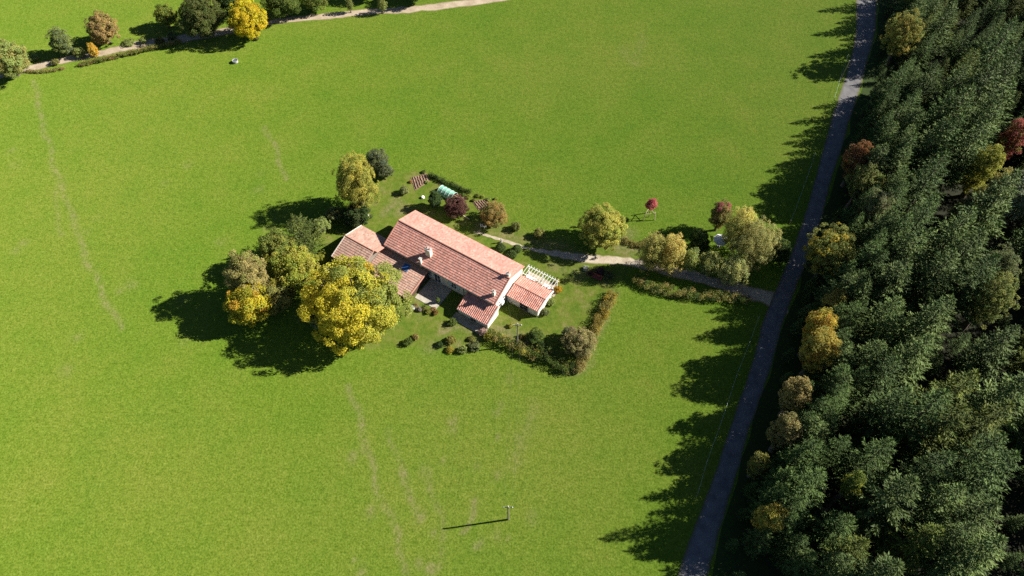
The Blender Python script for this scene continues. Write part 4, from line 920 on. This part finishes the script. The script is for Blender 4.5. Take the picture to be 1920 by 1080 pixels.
for x, y, r, h, c, lab in ((268, 76, 7, 1.4, PALEG, 'pale bush on the hedge top opposite the pinkish tan tree'), (300, 78, 10, 1.5, OLV, 'olive bush on the track hedge'), (103, 116, 8, 1.3, (.15, .14, .04), 'small bush at the track edge below the pale green tree'), (62, 108, 11, .9, PALEG, 'low pale bush on the far verge of the track'),
                           (240, 80, 12, .8, PALEG, 'flat grassy tussock on the far verge of the track'), (322, 68, 9, 1.6, GRY, 'grey bush beneath the large dark tree'), (480, 72, 6, .6, OLV, 'tiny tuft below the golden tree')):
    bush_at('hedgerow_bush', lab, x, y, r, [c, tuple(k * .75 for k in c)], [1, 1], leaf=.16, h=h)

# ------------------------------------------------------------------ small things
def utility_pole(px_, h, arm, label):
    p = at(*px_); e = empty('utility_pole', (p.x, p.y, 0), 0, label, 'pole')
    MB().tube([(0, 0, -.4), (0, 0, h)], [.16, .11], 10).build('post', M['pole_wood'], e)
    a = MB().beam((-.75, 0, h - .55), (.75, 0, h - .55), .09, .1).build('crossarm', M['zinc'], e)
    ins = []
    for x in (-.65, .65, 0):
        z = h - .5 if x else h
        MB().lathe([(.04, 0), (.07, .05), (.05, .1), (.07, .15), (.03, .2)], (x, 0, z + .002), 8).build('insulator', M['white'], a if x else e)
        ins.append(Vector((p.x + x, p.y, z + .2)))
    return ins
i1 = utility_pole((953, 974), 6.55, 1, 'lone wooden utility pole standing in the open meadow')
i2 = utility_pole((970, 648), 7.6, 1, 'wooden utility pole rising from the garden hedge')
def wire(a, b, sag, label, grp):
    pts = [a.lerp(b, t / 14) - Vector((0, 0, sag * 4 * (t / 14) * (1 - t / 14))) for t in range(15)]
    o = a; tag(MB().tube([q - o for q in pts], .007, 5).build('power_line', M['iron']), label, 'wire', grp).location = o
for a, b in zip(i1[:2], i2[:2]): wire(a, b, .9, 'thin power line between the two utility poles', 'wires between the poles')
gx, gy = hw(-37.5, 56.5)
for a, dz in zip(i2[:2], (0, .3)): wire(a, Vector((gx, gy, 3.6 * K + dz)), .4, 'thin power line from the garden pole to the house gable', 'wires to the house')
p = at(1577, 148); e = empty('utility_pole', (p.x, p.y, 0), 0, 'wooden utility pole beside the lane at the sunlit gap', 'pole')
MB().tube([(0, 0, -.4), (0, 0, 5.2)], [.13, .09], 9).build('post', M['pole_wood'], e)
MB().lathe([(.05, 0), (.08, .06), (.04, .14)], (0, 0, 5.202), 8).build('insulator', M['white'], e)

def trough():
    p = at(442, 117); e = empty('water_trough', (p.x, p.y, 0), 0, 'round pale water trough in the meadow below the golden tree', 'trough')
    MB().lathe([(.55, 0), (.62, .1), (.66, .6), (.66, .66), (.58, .66), (.56, .35), (.0, .35)][:6], (0, 0, 0), 18).build('basin', M['concrete'], e)
    MB().lathe([(.565, 0), (.565, .03)], (0, 0, .52), 18).build('water', M['water'], e)
trough()
def bed(name, label, corners, h, rows, seed):
    c = [at(*q) for q in corners]; o = sum(c, Vector()) / 4; e = empty(name, (o.x, o.y, 0), 0, label, 'vegetable bed')
    q = [v - o for v in c]
    MB().hexa([v + Vector((0, 0, -.1)) for v in q], [v * .97 + Vector((0, 0, h)) for v in q]).build('soil', M['soil'], e)
    for i in range(rows):
        t = (i + .5) / rows; a = q[0].lerp(q[1], t) * .9; b = q[3].lerp(q[2], t) * .9
        n = 8; mb = MB(); rng = np.random.default_rng(seed + i)
        mb.tube([a.lerp(b, k / n) + Vector((rng.normal(0, .05), rng.normal(0, .05), h + .01)) for k in range(n + 1)], [.12 + .05 * rng.random() for _ in range(n + 1)], 6)
        mb.build('ridge', M['soil'], e)
bed('vegetable_bed', 'freshly dug reddish soil bed in the garden corner', [(770, 333), (800, 325), (806, 340), (778, 358)], .06, 6, 1)
bed('vegetable_bed', 'narrow soil bed behind the plastic tunnel', [(822, 353), (842, 356), (872, 372), (862, 376)], .06, 2, 11)
bed('vegetable_bed', 'grey-brown soil bed near the orange tan shrub', [(885, 378), (910, 374), (922, 388), (898, 396)], .06, 5, 21)
vr_ = random.Random(4)
for x, y, lab in ((800, 341, 'leafy plant at the edge of the dug bed'), (794, 322, 'pale plant above the dug bed'), (770, 340, 'orange leaved plant at the side of the dug bed'), (868, 365, 'yellow-green plant beyond the plastic tunnel'), (878, 369, 'light plant next to the low dark hedge'), (888, 375, 'grey plant in the third bed'),
                  (905, 368, 'tall green plant behind the third bed'), (915, 374, 'green plant at the corner of the third bed'), (930, 372, 'small green plant by the garden boundary'), (858, 378, 'small rusty plant next to the purple shrub'), (896, 366, 'small yellowish plant at the garden boundary')):
    c = vr_.choice([OLV, PALEG, (.16, .18, .03), GRN])
    if 'orange' in lab or 'rusty' in lab: c = (.24, .13, .05)
    bush_at('vegetable_plant', lab, x, y, vr_.uniform(3.5, 5.5), [c], [1], cat='plant', leaf=.11, h=.5, group='plants of the kitchen garden')
def tunnel():
    a = at(826, 357); b = at(852, 371); d = (b - a); L = d.length; e = empty('plastic_tunnel', ((a + b) / 2), atan2(d.y, d.x), 'green plastic film garden tunnel beside the columnar conifer', 'greenhouse')
    n, m, r = 9, 8, 1.15; V, F = [], []
    for s, rad in ((0, r), (1, r - .02)):
        for i in range(n):
            for j in range(m + 1):
                t = pi * j / m; sag = 1 - .025 * (i % 2)
                V.append((-L / 2 + L * i / (n - 1), rad * cos(t) * sag, rad * 1.05 * sin(t) * sag))
    N1 = n * (m + 1)
    for i in range(n - 1):
        for j in range(m):
            q = i * (m + 1) + j; F += [(q, q + 1, q + m + 2, q + m + 1), (N1 + q, N1 + q + m + 1, N1 + q + m + 2, N1 + q + 1)]
    me = bpy.data.meshes.new('film'); me.from_pydata(V, [], F); me.update(); link_mesh('film', me, M['green_film'], e)
    for i in range(0, n, 2):
        x = -L / 2 + L * i / (n - 1); MB().tube([(x, (r + .02) * cos(pi * j / 10), (r + .02) * 1.05 * sin(pi * j / 10)) for j in range(11)], .025, 5).build('hoop', M['white'], e)
tunnel()
def bench():
    p = at(1119, 523); e = empty('garden_bench', (p.x, p.y, 0), radians(-28), 'dark red wooden bench in the shade beside the hedge', 'bench')
    for i in range(4): MB().box(-.95, .95, -.28 + i * .14, -.16 + i * .14, .42, .46).build('seat_slat', M['red_wood'], e)
    for i in range(3): MB().box(-.95, .95, .31 + .03 * i, .345 + .03 * i, .55 + i * .16, .68 + i * .16).build('back_slat', M['red_wood'], e)
    for x in (-.8, .8):
        for y in (-.22, .24): MB().box(x - .04, x + .04, y - .04, y + .04, 0, .418 if y < 0 else .9).build('leg', M['dark_wood'], e)
bench()
def parasol():
    p = at(1347, 462); e = empty('parasol', (p.x, p.y, 0), .3, 'white garden parasol open among the birches', 'parasol')
    MB().tube([(0, 0, 0), (0, 0, 2.75)], .03, 8).build('pole', M['pale_wood'], e)
    MB().lathe([(.32, 0), (.32, .06), (.06, .12), (.06, .3)], (0, 0, 0), 16).build('base', M['concrete'], e)
    n = 8; V = [(0, 0, 2.75)] + [(1.45 * cos(2 * pi * i / n), 1.45 * sin(2 * pi * i / n), 2.15) for i in range(n)] + [(1.45 * cos(2 * pi * i / n), 1.45 * sin(2 * pi * i / n), 2.0) for i in range(n)]
    F = [(0, 1 + i, 1 + (i + 1) % n) for i in range(n)] + [(1 + i, 1 + n + i, 1 + n + (i + 1) % n, 1 + (i + 1) % n) for i in range(n)]
    me = bpy.data.meshes.new('canopy'); me.from_pydata(V, [], F); me.update(); link_mesh('canopy', me, M['white_cloth'], e)
    for i in range(n):
        t = 2 * pi * i / n; MB().tube([(0, 0, 2.7), (1.43 * cos(t), 1.43 * sin(t), 2.13)], .012, 5).build('rib', M['pale_wood'], e)
parasol()
def statue():
    p = at(940, 455); e = empty('garden_statue', (p.x, p.y, 0), 0, 'small pale stone statue on the lawn by the path', 'statue')
    MB().box(-.22, .22, -.22, .22, -.05, .35).build('plinth', M['concrete'], e)
    MB().lathe([(.14, 0), (.18, .12), (.11, .35), (.16, .6), (.17, .72), (.07, .8), (.1, .88), (.1, .96), (.03, 1.04)], (0, 0, .352), 12).build('figure', M['paving'], e, True)
statue()
def gate():
    a = at(587, 520); b = at(620, 512); d = b - a; e = empty('garden_gate', (a.x, a.y, 0), atan2(d.y, d.x), 'dark wooden gate and rail fence between thicket and golden tree', 'gate')
    L = d.length
    for x in (0, L * .5, L): MB().box(x - .07, x + .07, -.07, .07, -.2, 1.3).build('post', M['dark_wood'], e)
    for z in (.45, .8, 1.1): MB().box(.075, L * .5 - .075, -.025, .025, z, z + .09).build('rail', M['dark_wood'], e)
    for i in range(8):
        x = L * .5 + .09 + i * (L * .5 - .18) / 8; MB().box(x, x + (L * .5 - .18) / 8 - .02, -.02, .02, .1, 1.2).build('board', M['dark_wood'], e)
    for z in (.3, .95): MB().box(L * .5 + .075, L - .075, .022, .06, z, z + .1).build('brace', M['dark_wood'], e)
    q = at(615, 512); s = empty('gate_pillar', (q.x, q.y, 0), atan2(d.y, d.x), 'squat pale stone gate pillar beside the dark gate', 'pillar')
    MB().box(-.35, .35, -.3, .3, -.1, 1.25).build('shaft', M['stone'], s); MB().box(-.42, .42, -.37, .37, 1.252, 1.38).build('cap_stone', M['concrete'], s)
    q = at(602, 521); c = empty('compost_bin', (q.x, q.y, 0), 0, 'tall black compost bin on the grass near the gate', 'bin')
    MB().lathe([(.42, 0), (.42, .06), (.32, .95), (.32, 1.0)], (0, 0, 0), 14).build('body', M['iron'], c); MB().lathe([(.35, 0), (.35, .05), (.1, .12), (.1, .16)], (0, 0, 1.002), 14).build('lid', M['iron'], c)
gate()
# pasture fence along the lane: short posts and one tape
def lane_fence(pts, label):
    P = [at(*q) for q in pts]; o = P[0]; e = empty('pasture_fence', (o.x, o.y, 0), 0, label, 'fence')
    tot = []
    for a, b in zip(P[:-1], P[1:]):
        n = max(1, int((b - a).length / 6))
        for i in range(n): tot.append(a.lerp(b, i / n) - o)
    tot.append(P[-1] - o)
    for t in tot: MB().tube([t + Vector((0, 0, -.2)), t + Vector((0, 0, 1.05))], .035, 6).build('post', M['grey_wood'], e)
    MB().tube([t + Vector((0, 0, .95)) for t in tot], .014, 5).build('tape', M['blue_grey'], e)
lane_fence([(1421, 598), (1400, 655), (1380, 705), (1352, 790), (1325, 865), (1305, 932)], 'thin white pasture tape on posts beside the lower lane')
lane_fence([(1588, 108), (1574, 150), (1562, 190)], 'short pasture tape by the sunlit gap of the lane')
lane_fence([(1526, 292), (1512, 335), (1490, 395), (1480, 420)], 'pasture tape beside the upper bend of the lane')
# odds and ends by the kitchen garden
p = at(793, 371); MBo = MB().lathe([(.0, 0), (.35, 0), (.37, .3), (.3, .42), (.1, .5)][1:], (0, 0, 0), 12).build('white_tub', M['white_cloth']); MBo.location = p; tag(MBo, 'small white tub on the lawn near the columnar conifer', 'tub')
a, b = at(866, 403), at(880, 411); t = MB().beam((0, 0, .06), b - a + Vector((0, 0, .06)), .18, .08).build('plank', M['pale_wood']); t.location = a; tag(t, 'pale plank lying on the grass beside the purple shrub', 'plank')
for (x, y, lab) in ((903, 425, 'white garden chair under the orange tan shrub'), (909, 427, 'second white garden chair beside the first')):
    p = at(x, y); c = empty('garden_chair', (p.x, p.y, 0), 1.1 + x * .3, lab, 'chair')
    MB().box(-.24, .24, -.24, .24, .42, .46).build('seat', M['white'], c); MB().box(-.24, .24, .2, .24, .462, .9).build('backrest', M['white'], c)
    for sx in (-.2, .2):
        for sy in (-.2, .2): MB().box(sx - .02, sx + .02, sy - .02, sy + .02, 0, .418).build('leg', M['white'], c)
p = at(657, 409)
for i, (x, y) in enumerate(((688, 404), (684, 410), (680, 416), (675, 421))):
    q = at(x, y); o = MB().lathe([(.3, 0), (.38, .12), (.3, .3), (.12, .38)], (0, 0, 0), 8).build('boulder', M['concrete']); o.location = (q.x, q.y, -.03); o.scale = (1.2, .85, .8 + .1 * i); o.rotation_euler = (0, 0, i)
    tag(o, 'pale boulder in the edging row behind the barn', 'boulder', 'boulders edging the lawn')
print('verts', sum(len(m.vertices) for m in bpy.data.meshes), 'faces', sum(len(m.polygons) for m in bpy.data.meshes), 'conifers', len(PLACED))
